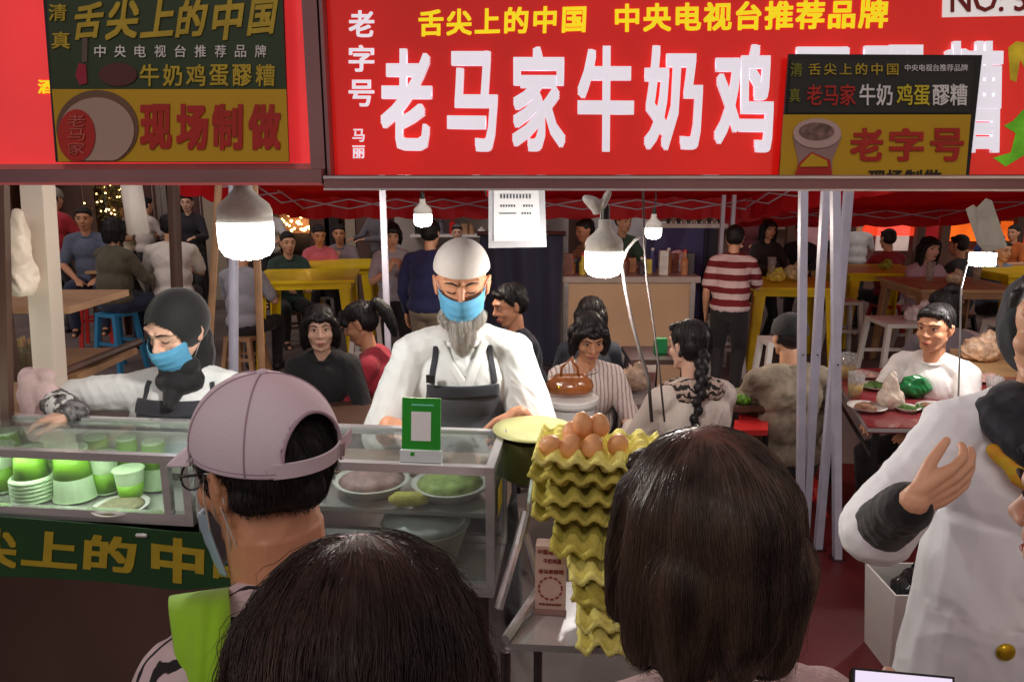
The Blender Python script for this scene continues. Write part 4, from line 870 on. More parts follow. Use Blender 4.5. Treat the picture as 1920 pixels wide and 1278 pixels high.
# ------------------------------------------------------------------ nearest dark haired customer (back of the head)
dn = person('dark haired customer seen from behind, nearest to the camera at the bottom', 688, 1284, .56, yaw=176, sit=False, s=1.0, lean=.05, pitch=.05, sex='f', shirt=cloth('dark_top', (44, 32, 34)), sleeve='long', hair='bob', skin=skin_b, face=False, vox=.004, arms=('lap', 'lap'))
def hero_hair(p, seed, n, L, r, wide, tips, m, crown, lump=.0035, flare=0., fly=.05, lift=.004, grav=.9, out=.8, flat=0., vox=.003, k=12, side=None):
    M, s = p.M, p.s; f = lambda x, y, z: M @ V((x*s, y*s, z*s)); r3 = M.to_3x3().normalized().to_4x4(); z = tips
    P = [E(f(0, .02, .045), (.092*wide, .104, .088), r3), E(f(0, .04, .0), (.094*wide, .086, .075), r3)]
    for q in (-1, 1):
        P += [K([f(q*.058*wide, .035, .05), f(q*.072*wide, .04, -.03), f(q*(.066+flare)*wide, .038, z)], [.04, .036, .024]), K([f(q*.066*wide, -.025, .05), f(q*.08*wide, -.022, -.02), f(q*(.072+flare)*wide, -.02, z+.012)], [.026, .024, .018])]
    P += [K([f(0, .07, .03), f(0, .078, -.04), f(0, .072, z)], [.05, .048, .032]), K([f(-.045, .068, 0), f(-.045, .07, z)], [.046, .03]), K([f(.045, .068, 0), f(.045, .07, z)], [.046, .03]), K([f(-.05, -.062, .07), f(0, -.078, .066), f(.05, -.062, .07)], [.013, .013, .013])]
    me = blob(P, vox, 6, .5, lump, 11, seed, (1, 1, .12)); me = joinm(me, strands(me, n, L, r, f(*crown), grav, out, lift, k, seed, fly=fly, jit=.2, side=side))
    if getattr(p, 'hair', None): bpy.data.objects.remove(p.hair)
    p.hair = put('hair', me, m, p.o, True)
hair_n = mat('hair_near', (44, 31, 30), .46, 0, .5, 26, stretch=(1, 1, .2), col2=(84, 60, 54))
hero_hair(dn, 21, 7500, .11, .00042, .98, -.11, hair_n, (.015, -.045, .125), .004, .0, .22, .006, .35, .9)
# ------------------------------------------------------------------ woman with the sleek bob
hair_s = mat('hair_sleek', (50, 37, 34), .34, 0, .4, 30, stretch=(1, 1, .08), col2=(104, 80, 68))
bw_ = person('woman with a sleek dark bob seen from behind, in front of the egg trays', 1312, 1012, .755, yaw=-168, sit=False, s=1.0, lean=.05, pitch=.0, sex='f', shirt=cloth('pink_lace', (206, 176, 176), bump=.6, bs=120), sleeve='long', hair='bob', skin=skin_c, face=True, eyes=True, vox=.004, arms=('lap', 'lap'))
hero_hair(bw_, 22, 9000, .21, .00042, .93, -.092, hair_s, (.012, .0, .135), .0012, .013, .03, .0025, 1.0, .8)
# ------------------------------------------------------------------ vendor in the white coat at right with a raised hand
coat = cloth('coat_white', (244, 244, 249), var=.03, bump=.1, bs=14, vs=4)
wc = person('person in loose white coat and black inner sleeves raising a hand at right edge', 1984, 612, 1.46, yaw=-14, sit=False, s=1.02, lean=.06, pitch=.05, hyaw=-25, sex='f', shirt=coat, sleeve='wide', hair='short', skin=skin_a, vox=.0032, wide=1.0, fat=.92, wr=.006, sname='white_coat', skirt=.5, sit_=14, wsc=8., collar=False,
    arms=(dict(p=W(1712, 940, 1.22), d=(.90, .10, .42), n=(-.2, .93, .1), spread=0., hint=(-.45, .3, -1), curl=((.35, .45, .3), (.3, .4, .25), (.28, .35, .25), (.25, .35, .2))), 'lap'))
S_, el, T, hd_ = wc.arm[0]
put('undersleeve', blob([K([S_.lerp(el, .8), el, el.lerp(T, .5), el.lerp(T, .90)], [.052, .054, .050, .044])], .004, 6, .5, .004, 12, 6), black_cl, wc.o, True)
hp = wc.hip; s = wc.s
q = wc.nb; put('headscarf', blob([E(q+V((0, -.01, .02)), (.105, .095, .05)), K([q+V((-.10, -.02, .0)), q+V((-.06, -.10, -.035)), q+V((0, -.125, -.08)), q+V((.07, -.10, -.03)), q+V((.1, -.02, 0))], [.035, .042, .045, .042, .035]), E(wc.hd+V((0, .05, .0)), (.09, .085, .12))], .005, 4, .5, .006, 12, 5), cloth('navy_scarf', (30, 32, 42), var=.2), wc.o, True)
put('yellow_scarf_edge', blob([K([q+V((-.10, -.085, -.06)), q+V((-.05, -.125, -.10)), q+V((.02, -.145, -.14))], [.016, .026, .022])], .004, 4, .5, .006, 16, 5), mat('scarf_gold', (232, 200, 40), .7, 0, .3, 40, col2=(214, 130, 30)), wc.o, True)
# ------------------------------------------------------------------ customer with a phone, bottom right corner
pc = person('customer with dark hair and pink top at the lower right corner holding a phone', 2104, 975, .76, yaw=-152, sit=False, s=1.0, lean=.1, pitch=.1, sex='f', shirt=cloth('pink_top', (206, 178, 182), bump=.25), sleeve='long', hair='bob', skin=skin_c, vox=.004, arms=(dict(p=W(1960, 1440, .60), d=(-1, .1, .12), n=(0, .2, 1), hint=(.5, -.2, -1)), dict(p=W(1950, 1420, .60), d=(-.95, .2, .25), n=(.1, .3, 1), hint=(.3, -.4, -1), curl=(.2, .3, .2))))
hero_hair(pc, 23, 2500, .16, .0005, .98, -.09, hair_k, (0, .0, .13), .003, .0, .2, .004, 1., .8, vox=.004)
bm = bmw(); iv = wc.inv; o_ = iv @ CAM; d_ = (iv.to_3x3() @ ray(1886, 1222)).normalized(); _me = wc.shirt.data; _bv = BVHTree.FromPolygons([v_.co for v_ in _me.vertices], [tuple(q_.vertices) for q_ in _me.polygons]); h_ = _bv.ray_cast(o_, d_)[0]; c = wc.inv.inverted() @ (h_ if h_ else o_+d_*1.5); ell(bm, c, (.02, .010, .02), None, 3); put('gold_button', fin(bm), mat('gold', (206, 170, 40), .3, .8), wc.o)
a, b, c, d = W(1598, 1250, .60), W(1790, 1268, .60), W(1790, 1500, .50), W(1590, 1480, .50)
t = thing('phone', 'phone with pale screen held at the bottom edge by the lower right customer', 'phone', c)
n_ = (b-a).cross(d-a).normalized(); n_ = n_ if n_.z > 0 else -n_
bm = bmw(); prism(bm, [a, b, c, d], -n_*.008); put('case', fin(bm, .003), black_m, t)
bm = bmw(); m_ = (a+b+c+d)/4; prism(bm, [x.lerp(m_, .06)+n_*.0012 for x in (a, b, c, d)], -n_*.0005); put('screen', fin(bm), mat('screen_m', (226, 216, 240), .2, 0, .05, 3, emit=.55), t)
# ------------------------------------------------------------------ buildings behind
XW = lambda px, D: (px-960)/F*D
def zat(py, D): return W(960, py, D).z
wall_b = mat('wall_brown', (112, 84, 74), .8, 0, .2, 2.5, .2, 18); wall_d = mat('wall_dark', (46, 38, 40), .85, 0, .25, 2); warm_w = mat('lit_window', (255, 206, 140), .5, 0, .35, 3.5, emit=5, col2=(180, 120, 70))
cream = mat('column_cream', (176, 160, 140), .6, 0, .1, 4); greyw = mat('window_grey', (120, 124, 134), .3, 0, .2, 3, emit=.12)
t = thing('building', 'dark brown timber shopfront with pillars and a doorway far behind at the left', 'building', (XW(200, 11.5), 11.5, 0))
x0, x1 = XW(-260, 11.6), XW(470, 11.6)
bm = bmw(); box(bm, (x0, 11.6, 0), (x1, 12, 5)); put('wall', fin(bm), wall_b, t)
for px, w_, m_ in ((92, .3, wall_b), (190, .16, wood_dk), (262, .22, cream), (415, .3, cream), (452, .16, wood_dk), (30, .3, wood_dk)):
    x = XW(px, 11.4); bm = bmw(); box(bm, (x-w_/2, 11.25, 0), (x+w_/2, 11.595, 4.2)); put('pillar', fin(bm, .02), m_, t)
for px0, px1, z0, z1, m_, nm in ((112, 172, 0, 2.3, wood_dk, 'door'), (176, 214, .9, 2.2, greyw, 'window'), (280, 400, 0, 2.4, wall_d, 'doorway'), (425, 447, .3, 2.3, wall_d, 'window')):  # doorway is a flat dark panel, its shaded interior put into the colour
    bm = bmw(); box(bm, (XW(px0, 11.57), 11.54, z0), (XW(px1, 11.57), 11.597, z1)); fr = put(nm, fin(bm), m_, t)
    bm = bmw()
    for a, b in ((px0, px0+3), (px1-3, px1)): box(bm, (XW(a, 11.5), 11.50, z0), (XW(b, 11.5), 11.538, z1))
    box(bm, (XW(px0, 11.5), 11.495, z1-.06), (XW(px1, 11.5), 11.537, z1)); put('frame', fin(bm), wood_lt, fr)
bm = bmw(); box(bm, (XW(88, 11.5), 11.2, 1.70), (XW(108, 11.5), 11.24, 1.95)); put('lit_pane', fin(bm), warm_w, t)
for i, px in enumerate((288, 305, 375, 392, 362)):
    bm = bmw(); x = XW(px, 11.2)
    for k in range(7): cyl(bm, (x+(k-3)*.03, 11.3+.02*math.sin(k*2), .9), (x+(k-3)*.03, 11.3, 2.2), .02, .02, 6)
    o = put('curtain', fin(bm), cloth('curtain%d' % (i % 2), ((96, 62, 60), (150, 140, 136))[i % 2]), t)
t = thing('building', 'brown shopfront with a warm lit display window and string lights left of centre', 'building', (XW(570, 11), 11, 0))
bm = bmw(); box(bm, (XW(474, 11), 11.0, 0), (XW(780, 11), 11.5, 5)); put('wall', fin(bm), wall_b, t)
bm = bmw(); box(bm, (XW(525, 11), 10.96, zat(437, 11)), (XW(590, 11), 10.995, zat(345, 11))); fr = put('window', fin(bm), mat('window_brown', (132, 88, 66), .4, 0, .3, 2, emit=.25), t)
bm = bmw(); box(bm, (XW(525, 11), 10.9, zat(470, 11)), (XW(590, 11), 10.955, zat(438, 11))); put('sill', fin(bm), wall_d, fr)
for px, w_, m_ in ((512, .2, wall_d), (605, .28, wood_dk), (628, .2, wall_d), (662, .14, cream), (690, .26, wall_b), (715, .12, cream)):
    x = XW(px, 10.8); bm = bmw(); box(bm, (x-w_/2, 10.7, 0), (x+w_/2, 10.89, 4.2)); put('pillar', fin(bm, .02), m_, t)
gl_m = mat('fairy_glow', (255, 214, 130), .4, 0, 0, 4, emit=9, ecol=(255, 205, 120))
t = thing('string_lights', 'warm string lights along the sill of the lit window left of centre', 'string lights', W(557, 428, 10.85)); rnd = random.Random(3)
for i in range(34):
    c = W(528+rnd.random()*62, 432-rnd.random()**2*30, 10.82); bm = bmw(); ell(bm, c, .012+.012*rnd.random(), None, 1); put('bulb', fin(bm), gl_m, t)
bm = bmw(); tube(bm, [W(526+8*i, 432-(i % 2)*3, 10.83) for i in range(9)], .006, 5); put('wire', fin(bm), black_m, t)
t = thing('tree', 'small tree wrapped in golden lights beside the far left shopfront', 'tree', (XW(228, 10.6), 10.6, 0))
bm = bmw(); tube(bm, [(XW(228, 10.6), 10.6, 0), (XW(227, 10.6), 10.6, .8), (XW(229, 10.6), 10.6, 1.5)], [.06, .05, .03]); tube(bm, [(XW(227, 10.6), 10.6, 1.1), (XW(222, 10.6), 10.55, 1.7)], [.03, .015]); put('trunk', fin(bm), wood_dk, t)
bm = bmw()
for i in range(900):
    c = V((XW(228, 10.6)+rnd.gauss(0, .13), 10.6+rnd.gauss(0, .13), 1.6+rnd.gauss(0, .3))); a = V((rnd.gauss(0, 1), rnd.gauss(0, 1), rnd.gauss(0, 1))).normalized()*.03; b = a.cross(V((rnd.random(), .3, .5))).normalized()*.018
    bm.faces.new([bm.verts.new(c-a), bm.verts.new(c+b), bm.verts.new(c+a), bm.verts.new(c-b)])
put('crown', fin(bm), mat('leaf_gold', (92, 88, 36), .6, 0, .5, 9), t)
bm = bmw()
for i in range(40): ell(bm, V((XW(228, 10.6)+rnd.gauss(0, .13), 10.55+rnd.gauss(0, .1), 1.6+rnd.gauss(0, .3))), .012, None, 1)
put('fairy_lights', fin(bm), gl_m, t)
t = thing('building', 'pale open kitchen with white shelves behind the bearded vendor', 'building', (XW(850, 9.5), 9.5, 0))
bm = bmw(); box(bm, (XW(742, 9.6), 9.6, 0), (XW(1065, 9.6), 10, 5)); put('wall', fin(bm), mat('kitchen_wall', (170, 160, 158), .6, 0, .15, 2), t)
for z in (1.1, 1.38, 1.62):
    bm = bmw(); box(bm, (XW(772, 9.3), 9.2, z), (XW(1050, 9.3), 9.595, z+.03)); put('shelf', fin(bm), white_pl, t)
for i in range(30):
    z = (1.131, 1.411, 1.651)[i % 3]; px = 776+rnd.random()*260; bm = bmw(); h = .08+.13*rnd.random(); x = XW(px, 9.3); wd = .04+.05*rnd.random()
    if i % 2: box(bm, (x-wd, 9.26, z), (x+wd, 9.36, z+h))
    else: lathe(bm, [(0, 0), (wd*.8, 0), (wd*.8, h*.65), (wd*.3, h*.8), (wd*.3, h), (0, h)], (x, 9.32, z), 10)
    put('container', fin(bm, .0), (white_pl, black_m, red_pl, mat('steel_far', (150, 150, 160), .3, .8), wood_lt)[i % 5], t)
bm = bmw(); box(bm, (XW(775, 9.1), 9.1, 1.72), (XW(915, 9.1), 9.14, 1.75)); put('tube_light', fin(bm), mat('kitchen_glow', (255, 255, 255), .4, emit=7), t)
t = thing('market_hall', 'far right stall row with orange and red lit backdrop panels', 'stall', (XW(1700, 12), 12, 0))
bm = bmw(); box(bm, (XW(1060, 11.8), 11.8, 0), (XW(2350, 11.8), 12.2, 5)); put('wall', fin(bm), wall_b, t)
for i, (a, b, y0, y1, col, e) in enumerate(((1480, 2050, 380, 400, (150, 20, 24), .35), (1590, 1720, 401, 442, (226, 60, 30), .6), (1722, 1768, 402, 470, (160, 24, 30), .3),  (1770, 1905, 415, 452, (236, 96, 20), .75), (1640, 1700, 420, 470, (206, 180, 170), .3), (1500, 1590, 420, 470, (168, 120, 120), .2), (1905, 2050, 400, 470, (200, 40, 30), .5), (1350, 1480, 395, 430, (120, 90, 80), .12), (1100, 1230, 390, 470, (150, 140, 140), .12))):
    bm = bmw(); box(bm, (XW(a, 11.6), 11.6, zat(y1, 11.6)), (XW(b, 11.6), 11.64, zat(y0, 11.6))); put('backdrop_panel', fin(bm), mat('panel%d' % i, col, .5, 0, .35, 2.2, emit=e), t)  # glow put into the panels stands in for light falling on the backdrop
for px in (1592, 1722, 1768, 1906, 1480): bm = bmw(); x = XW(px, 11.3); box(bm, (x-.06, 11.3, 0), (x+.06, 11.4, 3.6)); put('pillar', fin(bm), wood_dk, t)
# ------------------------------------------------------------------ red canopies
canv = mat('canopy_red', (206, 30, 42), .6, 0, .18, 2.2, .2, 6, trans=.0); 
_t = canv.node_tree; _b = _t.nodes['Principled BSDF']; _o = _t.nodes['Material Output']; _tr = _t.nodes.new('ShaderNodeBsdfTranslucent'); _tr.inputs[0].default_value = (.85, .05, .08, 1); _m = _t.nodes.new('ShaderNodeMixShader'); _m.inputs[0].default_value = .45
_t.links.new(_b.outputs[0], _m.inputs[1]); _t.links.new(_tr.outputs[0], _m.inputs[2]); _t.links.new(_m.outputs[0], _o.inputs[0])
def tent(label, xa, xb, ya, yb, zf, zb, pk, legs=()):
    t = thing('canopy_tent', label, 'canopy', ((xa+xb)/2, (ya+yb)/2, 0), 0, 'red canopies over the tables')
    n = 18; vv = []
    for j in range(n+1):
        for i in range(n+1):
            a, b = i/n, j/n; e = 1-max(abs(a-.5), abs(b-.5))*2; z = (zf*(1-b)+zb*b)+pk*e**.9-.05*math.sin(a*math.pi*6)**2*(1-e)*.4+.02*noise.noise(V((a*7, b*7, xa)))
            vv.append((xa+(xb-xa)*a, ya+(yb-ya)*b, z))
    idx = np.arange((n+1)**2).reshape(n+1, n+1); ff = np.stack([idx[:-1, :-1], idx[:-1, 1:], idx[1:, 1:], idx[1:, :-1]], -1).reshape(-1, 4)
    put('roof', evald(npmesh(np.array(vv), ff), [('SOLIDIFY', dict(thickness=.004, offset=1))]), canv, t, smooth=True)
    for (p0, p1) in (((xa, yb, zb), (xb, yb, zb)), ((xa, ya, zf), (xa, yb, zb)), ((xb, ya, zf), (xb, yb, zb))):
        p0 = V(p0); p1 = V(p1); nn = (p1-p0).cross(ZU).normalized()*.003; bm = bmw(); k = 24; A = []
        for i in range(k+1):
            q = p0.lerp(p1, i/k)+nn*4*math.sin(i*1.9); A.append((q, q-V((0, 0, .19+.025*abs(math.sin(i*math.pi/4))))))
        for (a, b), (c, d) in zip(A, A[1:]): hexa(bm, [a, b, d, c, a+nn, b+nn, d+nn, c+nn])
        put('valance', fin(bm), canv, t)
    for (p0, p1, m_) in (((xa+.05, yb-.08, zb), (xb-.05, yb-.08, zb), 4), ((xa+.05, ya+.06, zf), (xb-.05, ya+.06, zf), 4), ((xa+.05, ya, zf), (xa+.05, yb, zb), 4), ((xb-.05, ya, zf), (xb-.05, yb, zb), 4)):
        p0 = V(p0); p1 = V(p1)
        for i in range(m_):
            a = p0.lerp(p1, i/m_); b = p0.lerp(p1, (i+1)/m_); bm = bmw(); cyl(bm, a+V((0, 0, -.02)), b+V((0, 0, -.11)), .007, None, 8); put('truss_bar', fin(bm), lilac, t); bm = bmw(); cyl(bm, a+V((0, .024, -.11)), b+V((0, .024, -.02)), .007, None, 8); put('truss_bar', fin(bm), lilac, t)
    for x, y in legs:
        bm = bmw(); z = zf+(zb-zf)*(y-ya)/(yb-ya); box(bm, (x-.017, y-.017, 0), (x+.017, y+.017, z)); put('leg', fin(bm, .003), lilac, t)
    return t
tent('deep red canopy over the tables at the centre left, with pale folding frame', XW(480, 6), XW(925, 6), 4.55, 7.3, 1.93, 1.63, .5, [(XW(722, 4.6), 4.6)])
tent('deep red canopy at the centre right above the bottle counter', XW(985, 6), XW(1500, 6), 4.6, 7.4, 1.93, 1.62, .5, [(XW(1350, 7.1), 7.1), (XW(1369, 7.1), 7.1)])
tent('brighter red canopy over the yellow tables at the far right', XW(1535, 6), XW(2120, 6), 4.6, 8.8, 1.96, 1.46, .45)
# leaning tent poles by the mat
for (a, b, D, dz, lab) in (((1506, 350), (1500, 1000), 3.5, 1, 'leftmost slim pale pole of the pole cluster by the red mat'), ((1549, 350), (1509, 1010), 3.5, 1, 'second pale pole of the cluster, leaning left towards its foot'), ((1566, 350), (1570, 1110), 3.3, 1, 'upright pale pole whose foot stands on the red mat'), ((1592, 350), (1535, 1010), 3.4, 1, 'rightmost pale pole of the cluster, leaning strongly left')):
    p0 = W(*a, D); p1 = W(*b, D); p1 = p0+(p1-p0)*((p0.z-.012)/(p0.z-p1.z)); t = thing('tent_pole', lab, 'pole', (p1.x, p1.y, 0), 0, 'pale tent poles at the right')
    M = orient(p0-p1); bm = bmw(); L = (p0-p1).length; box(bm, (-.017, -.017, 0), (.017, .017, L)); me = fin(bm, .004); me.transform(Matrix.Translation(p1) @ M); put('tube', me, lilac, t)
    bm = bmw(); box(bm, (-.03, -.03, .0), (.03, .03, .006), Matrix.Translation((p1.x, p1.y, .0085))); put('foot_plate', fin(bm), steel_dk, t)
    bm = bmw(); cyl(bm, p0.lerp(p1, .45)-V((0, .021, 0)), p0.lerp(p1, .45)+V((0, .0, 0)), .004, None, 8); put('locking_pin', fin(bm), black_m, t)
# ------------------------------------------------------------------ left stall furniture and poles
def pole(name, a, b, D, r, m, label, sq=False):
    p0 = W(*a, D); p1 = W(*b, D); p1 = p0+(p1-p0)*(p0.z/(p0.z-p1.z)); p1.z = .002; t_ = bmw()
    if sq: M = orient(p0-p1); box(t_, (-r, -r, 0), (r, r, (p0-p1).length), Matrix.Translation(p1) @ M); me = fin(t_, .004)
    else: cyl(t_, p1, p0, r, None, 14); me = fin(t_)
    o = put(name, me, m); recenter(o); tag(o, label, 'pole'); return o
post_w = mat('post_white', (216, 200, 184), .5, 0, .08, 6, .08, 18, stretch=(1, 1, .2))
pole('stall_post', (70, 338), (96, 720), 2.35, .034, post_w, 'thick cream square post of the stall at the far left', True)
pole('stall_post', (4, 345), (14, 780), 2.2, .013, wood_dk, 'dark wooden stall post cut by the left edge', True)
pole('pole', (325, 345), (332, 545), 3.4, .026, wood_dk, 'dark brown pole standing between the diners at left')
pole('pole', (410, 345), (392, 660), 3.5, .016, wood_lt, 'pale wooden pole just left of the large bulb')
pole('pole', (438, 345), (438, 660), 3.1, .020, lilac, 'pale lilac metal pole under the large bulb')
pole('pole', (476, 345), (490, 670), 3.6, .018, wood_lt, 'slim tan pole right of the large bulb')
t = thing('wooden_rack', 'brown wooden rack with shelves behind the towel at the left edge', 'rack', W(40, 700, 2.6))
for zz_, y_ in ((W(0, 702, 2.5).z, 2.5), (W(0, 575, 2.6).z, 2.6)):
    bm = bmw(); box(bm, (XW(-160, y_), y_, zz_-.025), (XW(118, y_), y_+.42, zz_)); put('shelf', fin(bm, .003), wood_lt, t)
for px in (-120, 27, 112):
    bm = bmw(); x = XW(px, 2.55); box(bm, (x-.018, 2.44, 0), (x+.018, 2.478, W(0, 575, 2.6).z+.05)); put('post', fin(bm, .003), wood_dk, t)
bm = bmw(); a = W(100, 705, 2.45); b = W(262, 640, 2.9); cyl(bm, a, b, .016, None, 8); put('brace', fin(bm), wood_dk, t)
p = W(43, 702, 2.56); p.z = W(0, 702, 2.5).z+.001; t = thing('chopstick_jar', 'clear jar full of pale chopsticks on the wooden rack at left', 'jar', p)
bm = bmw(); lathe(bm, [(0, 0), (.034, 0), (.036, .09), (.034, .09), (.032, .004), (0, .004)], p, 24); put('jar', fin(bm), glass, t, smooth=True)
bm = bmw()
for i in range(26):
    a_ = rnd.random()*6.28; r_ = rnd.random()*.026; q = p+V((r_*math.cos(a_), r_*math.sin(a_), .006)); cyl(bm, q, q+V((r_*.35*math.cos(a_), r_*.35*math.sin(a_), .10+.012*rnd.random())), .0032, None, 6)
put('chopsticks', fin(bm), mat('chop', (206, 176, 128), .6), t)
bagm = mat('bag_white', (232, 214, 194), .4, 0, .1, 14, .5, 26)
def sack(name, label, cat, parts, m, wr=.012, wsc=14, vox=.006, group=None):
    me = blob(parts, vox, 3, .5, wr, wsc, len(bpy.data.objects) % 37); o = put(name, me, m); recenter(o); tag(o, label, cat, group); return o
a = W(33, 400, 2.27); c = W(34, 490, 2.27)
sack('plastic_bag', 'white plastic bag hanging from the stall post at the far left', 'bag', [K([a, a.lerp(c, .4), c, c+V((0, 0, -.06))], [.018, .03, .045, .05]), E(c+V((0, 0, -.03)), (.05, .03, .075))], bagm)
c = W(84, 738, 2.34); o = sack('towel', 'pale pink towel draped over a box at the left end of the counter', 'towel', [K([c+V((-.045, 0, .06)), c+V((.03, -.02, .065))], [.03, .03]), K([c+V((-.05, 0, .055)), c+V((-.06, 0, -.08))], [.028, .02]), K([c+V((-.02, -.04, .05)), c+V((-.02, -.05, -.06)), c+V((.05, -.045, -.055))], [.03, .03, .028]), E(c+V((.0, -.03, .0)), (.07, .035, .065))], cloth('towel_pink', (222, 192, 190), bump=.3, bs=160), .002, 10, .005)
t = thing('carton', 'low tan carton under the towel on the left counter', 'box', W(110, 790, 2.22)); q = W(58, 790, 2.32)
bm = bmw(); box(bm, (q.x-.10, q.y-.02, .931), (q.x+.06, q.y+.10, 1.135)); put('carton', fin(bm, .003), mat('card_tan', (186, 152, 122), .7), t)
c = W(255, 392, 2.9); bm = bmw(); cyl(bm, c+V((0, 0, -.095)), c+V((-.01, 0, .13)), .04, .038, 20)
o = put('rolled_cloth', fin(bm, .004), mat('roll_white', (226, 214, 206), .7, 0, .1, 20, .4, 30, stretch=(1, 1, .1)), smooth=True); recenter(o); tag(o, 'rolled white cloth hanging down under the left sign', 'cloth roll')
# ------------------------------------------------------------------ hanging things around the vendor
t = thing('price_list', 'white framed price list hanging above the vendor, right of his cap', 'price list', W(970, 465, 2.6)); onp = lambda d: (lambda x, y: W(x, y, 2.2-d))
bm = bmw(); fq = [(916, 345), (1021, 345), (1025, 463), (916, 465)]; prism(bm, [W(x, y, 2.62) for x, y in fq], (0, .012, 0)); put('frame', fin(bm, .003), mat('frame_silver', (206, 208, 214), .35, .3, emit=0), t)
bm = bmw(); prism(bm, [W(x, y, 2.616) for x, y in ((926, 345), (1010, 345), (1013, 450), (926, 452))], (0, .003, 0)); put('sheet', fin(bm), paper, t)
dk = mat('print_grey', (80, 84, 92), .6)
for y_, xs, h_ in ((364, range(938, 998, 6), 8), (384, range(938, 966, 5), 4), (384, range(981, 998, 5), 4), (398, range(978, 998, 5), 4)):
    bm = bmw()
    for x_ in xs: prism(bm, [W(x, y, 2.6145) for x, y in ((x_, y_), (x_+3, y_), (x_+3, y_+h_), (x_, y_+h_))], (0, .001, 0))
    put('printed_line', fin(bm), dk, t)
bm = bmw(); prism(bm, [W(x, y, 2.6145) for x, y in ((936, 399), (968, 399), (968, 401), (936, 401))], (0, .001, 0)); put('printed_line', fin(bm), dk, t)
sack('white_tape', 'crumpled white plastic strip tied above the bulb right of the price list', 'plastic strip', [K([W(1098, 372, 2.3), W(1112, 380, 2.3), W(1120, 395, 2.3)], [.012, .02, .012]), K([W(1142, 362, 2.3), W(1130, 384, 2.3), W(1116, 398, 2.3)], [.011, .013, .008])], white_pl, .004, 20, .004)
for pts, lab, r_ in (([(1166, 492), (1172, 540), (1184, 600), (1200, 660), (1216, 710), (1222, 790)], 'thicker grey cable hanging from the right bulb to the table', .006), ([(1206, 352), (1207, 440), (1212, 520), (1224, 600), (1236, 690), (1246, 790)], 'thin dark cable hanging right of the thicker cable', .0035)):
    bm = bmw(); tube(bm, [W(x, y, 2.42) for x, y in pts], r_, 8); o = put('cable', fin(bm), mat('cable%d' % len(pts[0]) + lab[:4], (88, 80, 78), .5), smooth=True); recenter(o); tag(o, lab, 'cable')
bm = bmw(); tube(bm, [W(1166, 490, 2.42), W(1176, 468, 2.42), W(1190, 450, 2.42), W(1202, 444, 2.42)], .005, 8); o = put('white_bracket', fin(bm), white_pl, smooth=True); recenter(o); tag(o, 'short bent white bracket between the right bulb and the cable', 'bracket')
bm = bmw(); q = [W(1812, 392, 3.3), W(1826, 384, 3.32), W(1832, 390, 3.33), W(1850, 372, 3.34), W(1860, 376, 3.34), W(1889, 462, 3.3), W(1850, 474, 3.28), W(1834, 458, 3.27)]
prism(bm, q, (0, .006, 0)); o = put('torn_cardboard', fin(bm), mat('cardboard_grey', (178, 172, 158), .8, 0, .15, 9, .3, 30)); recenter(o); tag(o, 'torn grey cardboard sheet hanging askew at the upper right', 'cardboard')
# ------------------------------------------------------------------ buckets, handbag, side table
def bucket(px, py, D, r, h, label):
    c = W(px, py, D)-V((0, 0, h)); t = thing('bucket', label, 'bucket', c, 0, 'white lidded buckets behind the eggs')
    bm = bmw(); lathe(bm, [(0, 0), (r*.86, 0), (r*.96, h-.03), (0, h-.03)], c, 36); put('bucket', fin(bm, .004), white_pl, t, smooth=False)
    bm = bmw(); lathe(bm, [(0, h-.0295), (r*1.03, h-.0295), (r*1.05, h-.02), (r*1.04, h-.004), (r*.98, h), (r*.9, h-.006), (0, h-.006)], c, 36); put('lid', fin(bm), white_pl, t, smooth=False); return c
c1 = bucket(1068, 742, 3.05, .118, .30, 'white lidded bucket with the brown handbag on top'); c2 = bucket(983, 740, 3.2, .075, .26, 'narrow white bucket half hidden behind the vendor')
t = thing('prep_table', 'low steel table carrying the white buckets', 'table', (c1.x, c1.y, 0)); zt_ = min(c1.z, c2.z)
bm = bmw(); box(bm, (c2.x-.15, c1.y-.2, zt_-.03), (c1.x+.2, c1.y+.4, zt_-.001)); put('table_top', fin(bm, .004), steel_dk, t)
for dx in (c2.x-.12, c1.x+.17):
    for dy in (-.17, .36): bm = bmw(); cyl(bm, (dx, c1.y+dy, 0), (dx, c1.y+dy, zt_-.031), .015); put('leg', fin(bm), steel_dk, t)
if c2.z-zt_ > .002:
    bm = bmw(); box(bm, (c2.x-.08, c2.y-.08, zt_), (c2.x+.08, c2.y+.08, c2.z-.001)); o = put('crate', fin(bm, .005), wood_dk); recenter(o); tag(o, 'small dark crate under the narrow white bucket', 'crate')
lea = mat('leather', (150, 84, 36), .28, 0, .35, 10, .15, 40, coat=.3); q = c1+V((-.0, -.0, .30)); t = thing('handbag', 'glossy brown leather handbag standing on the white bucket lid', 'handbag', q)
put('bag_body', blob([K([q+V((-.06, 0, .045)), q+V((.06, .0, .045))], [.042, .042]), E(q+V((0, 0, .04)), (.088, .05, .038)), K([q+V((-.055, 0, .08)), q+V((.055, 0, .08))], [.018, .018])], .004, 3, .5, .002, 20), lea, t)
bm = bmw(); tube(bm, [q+V((-.04, -.01, .08)), q+V((-.035, -.015, .13)), q+V((0, -.015, .165)), q+V((.03, -.012, .13)), q+V((.038, -.01, .08))], .006); put('handle', fin(bm), lea, t, smooth=True)
bm = bmw(); ell(bm, q+V((-.05, -.05, .05)), (.008, .004, .008), None, 2); put('stud', fin(bm), mat('gold2', (220, 180, 60), .25, .9), t)
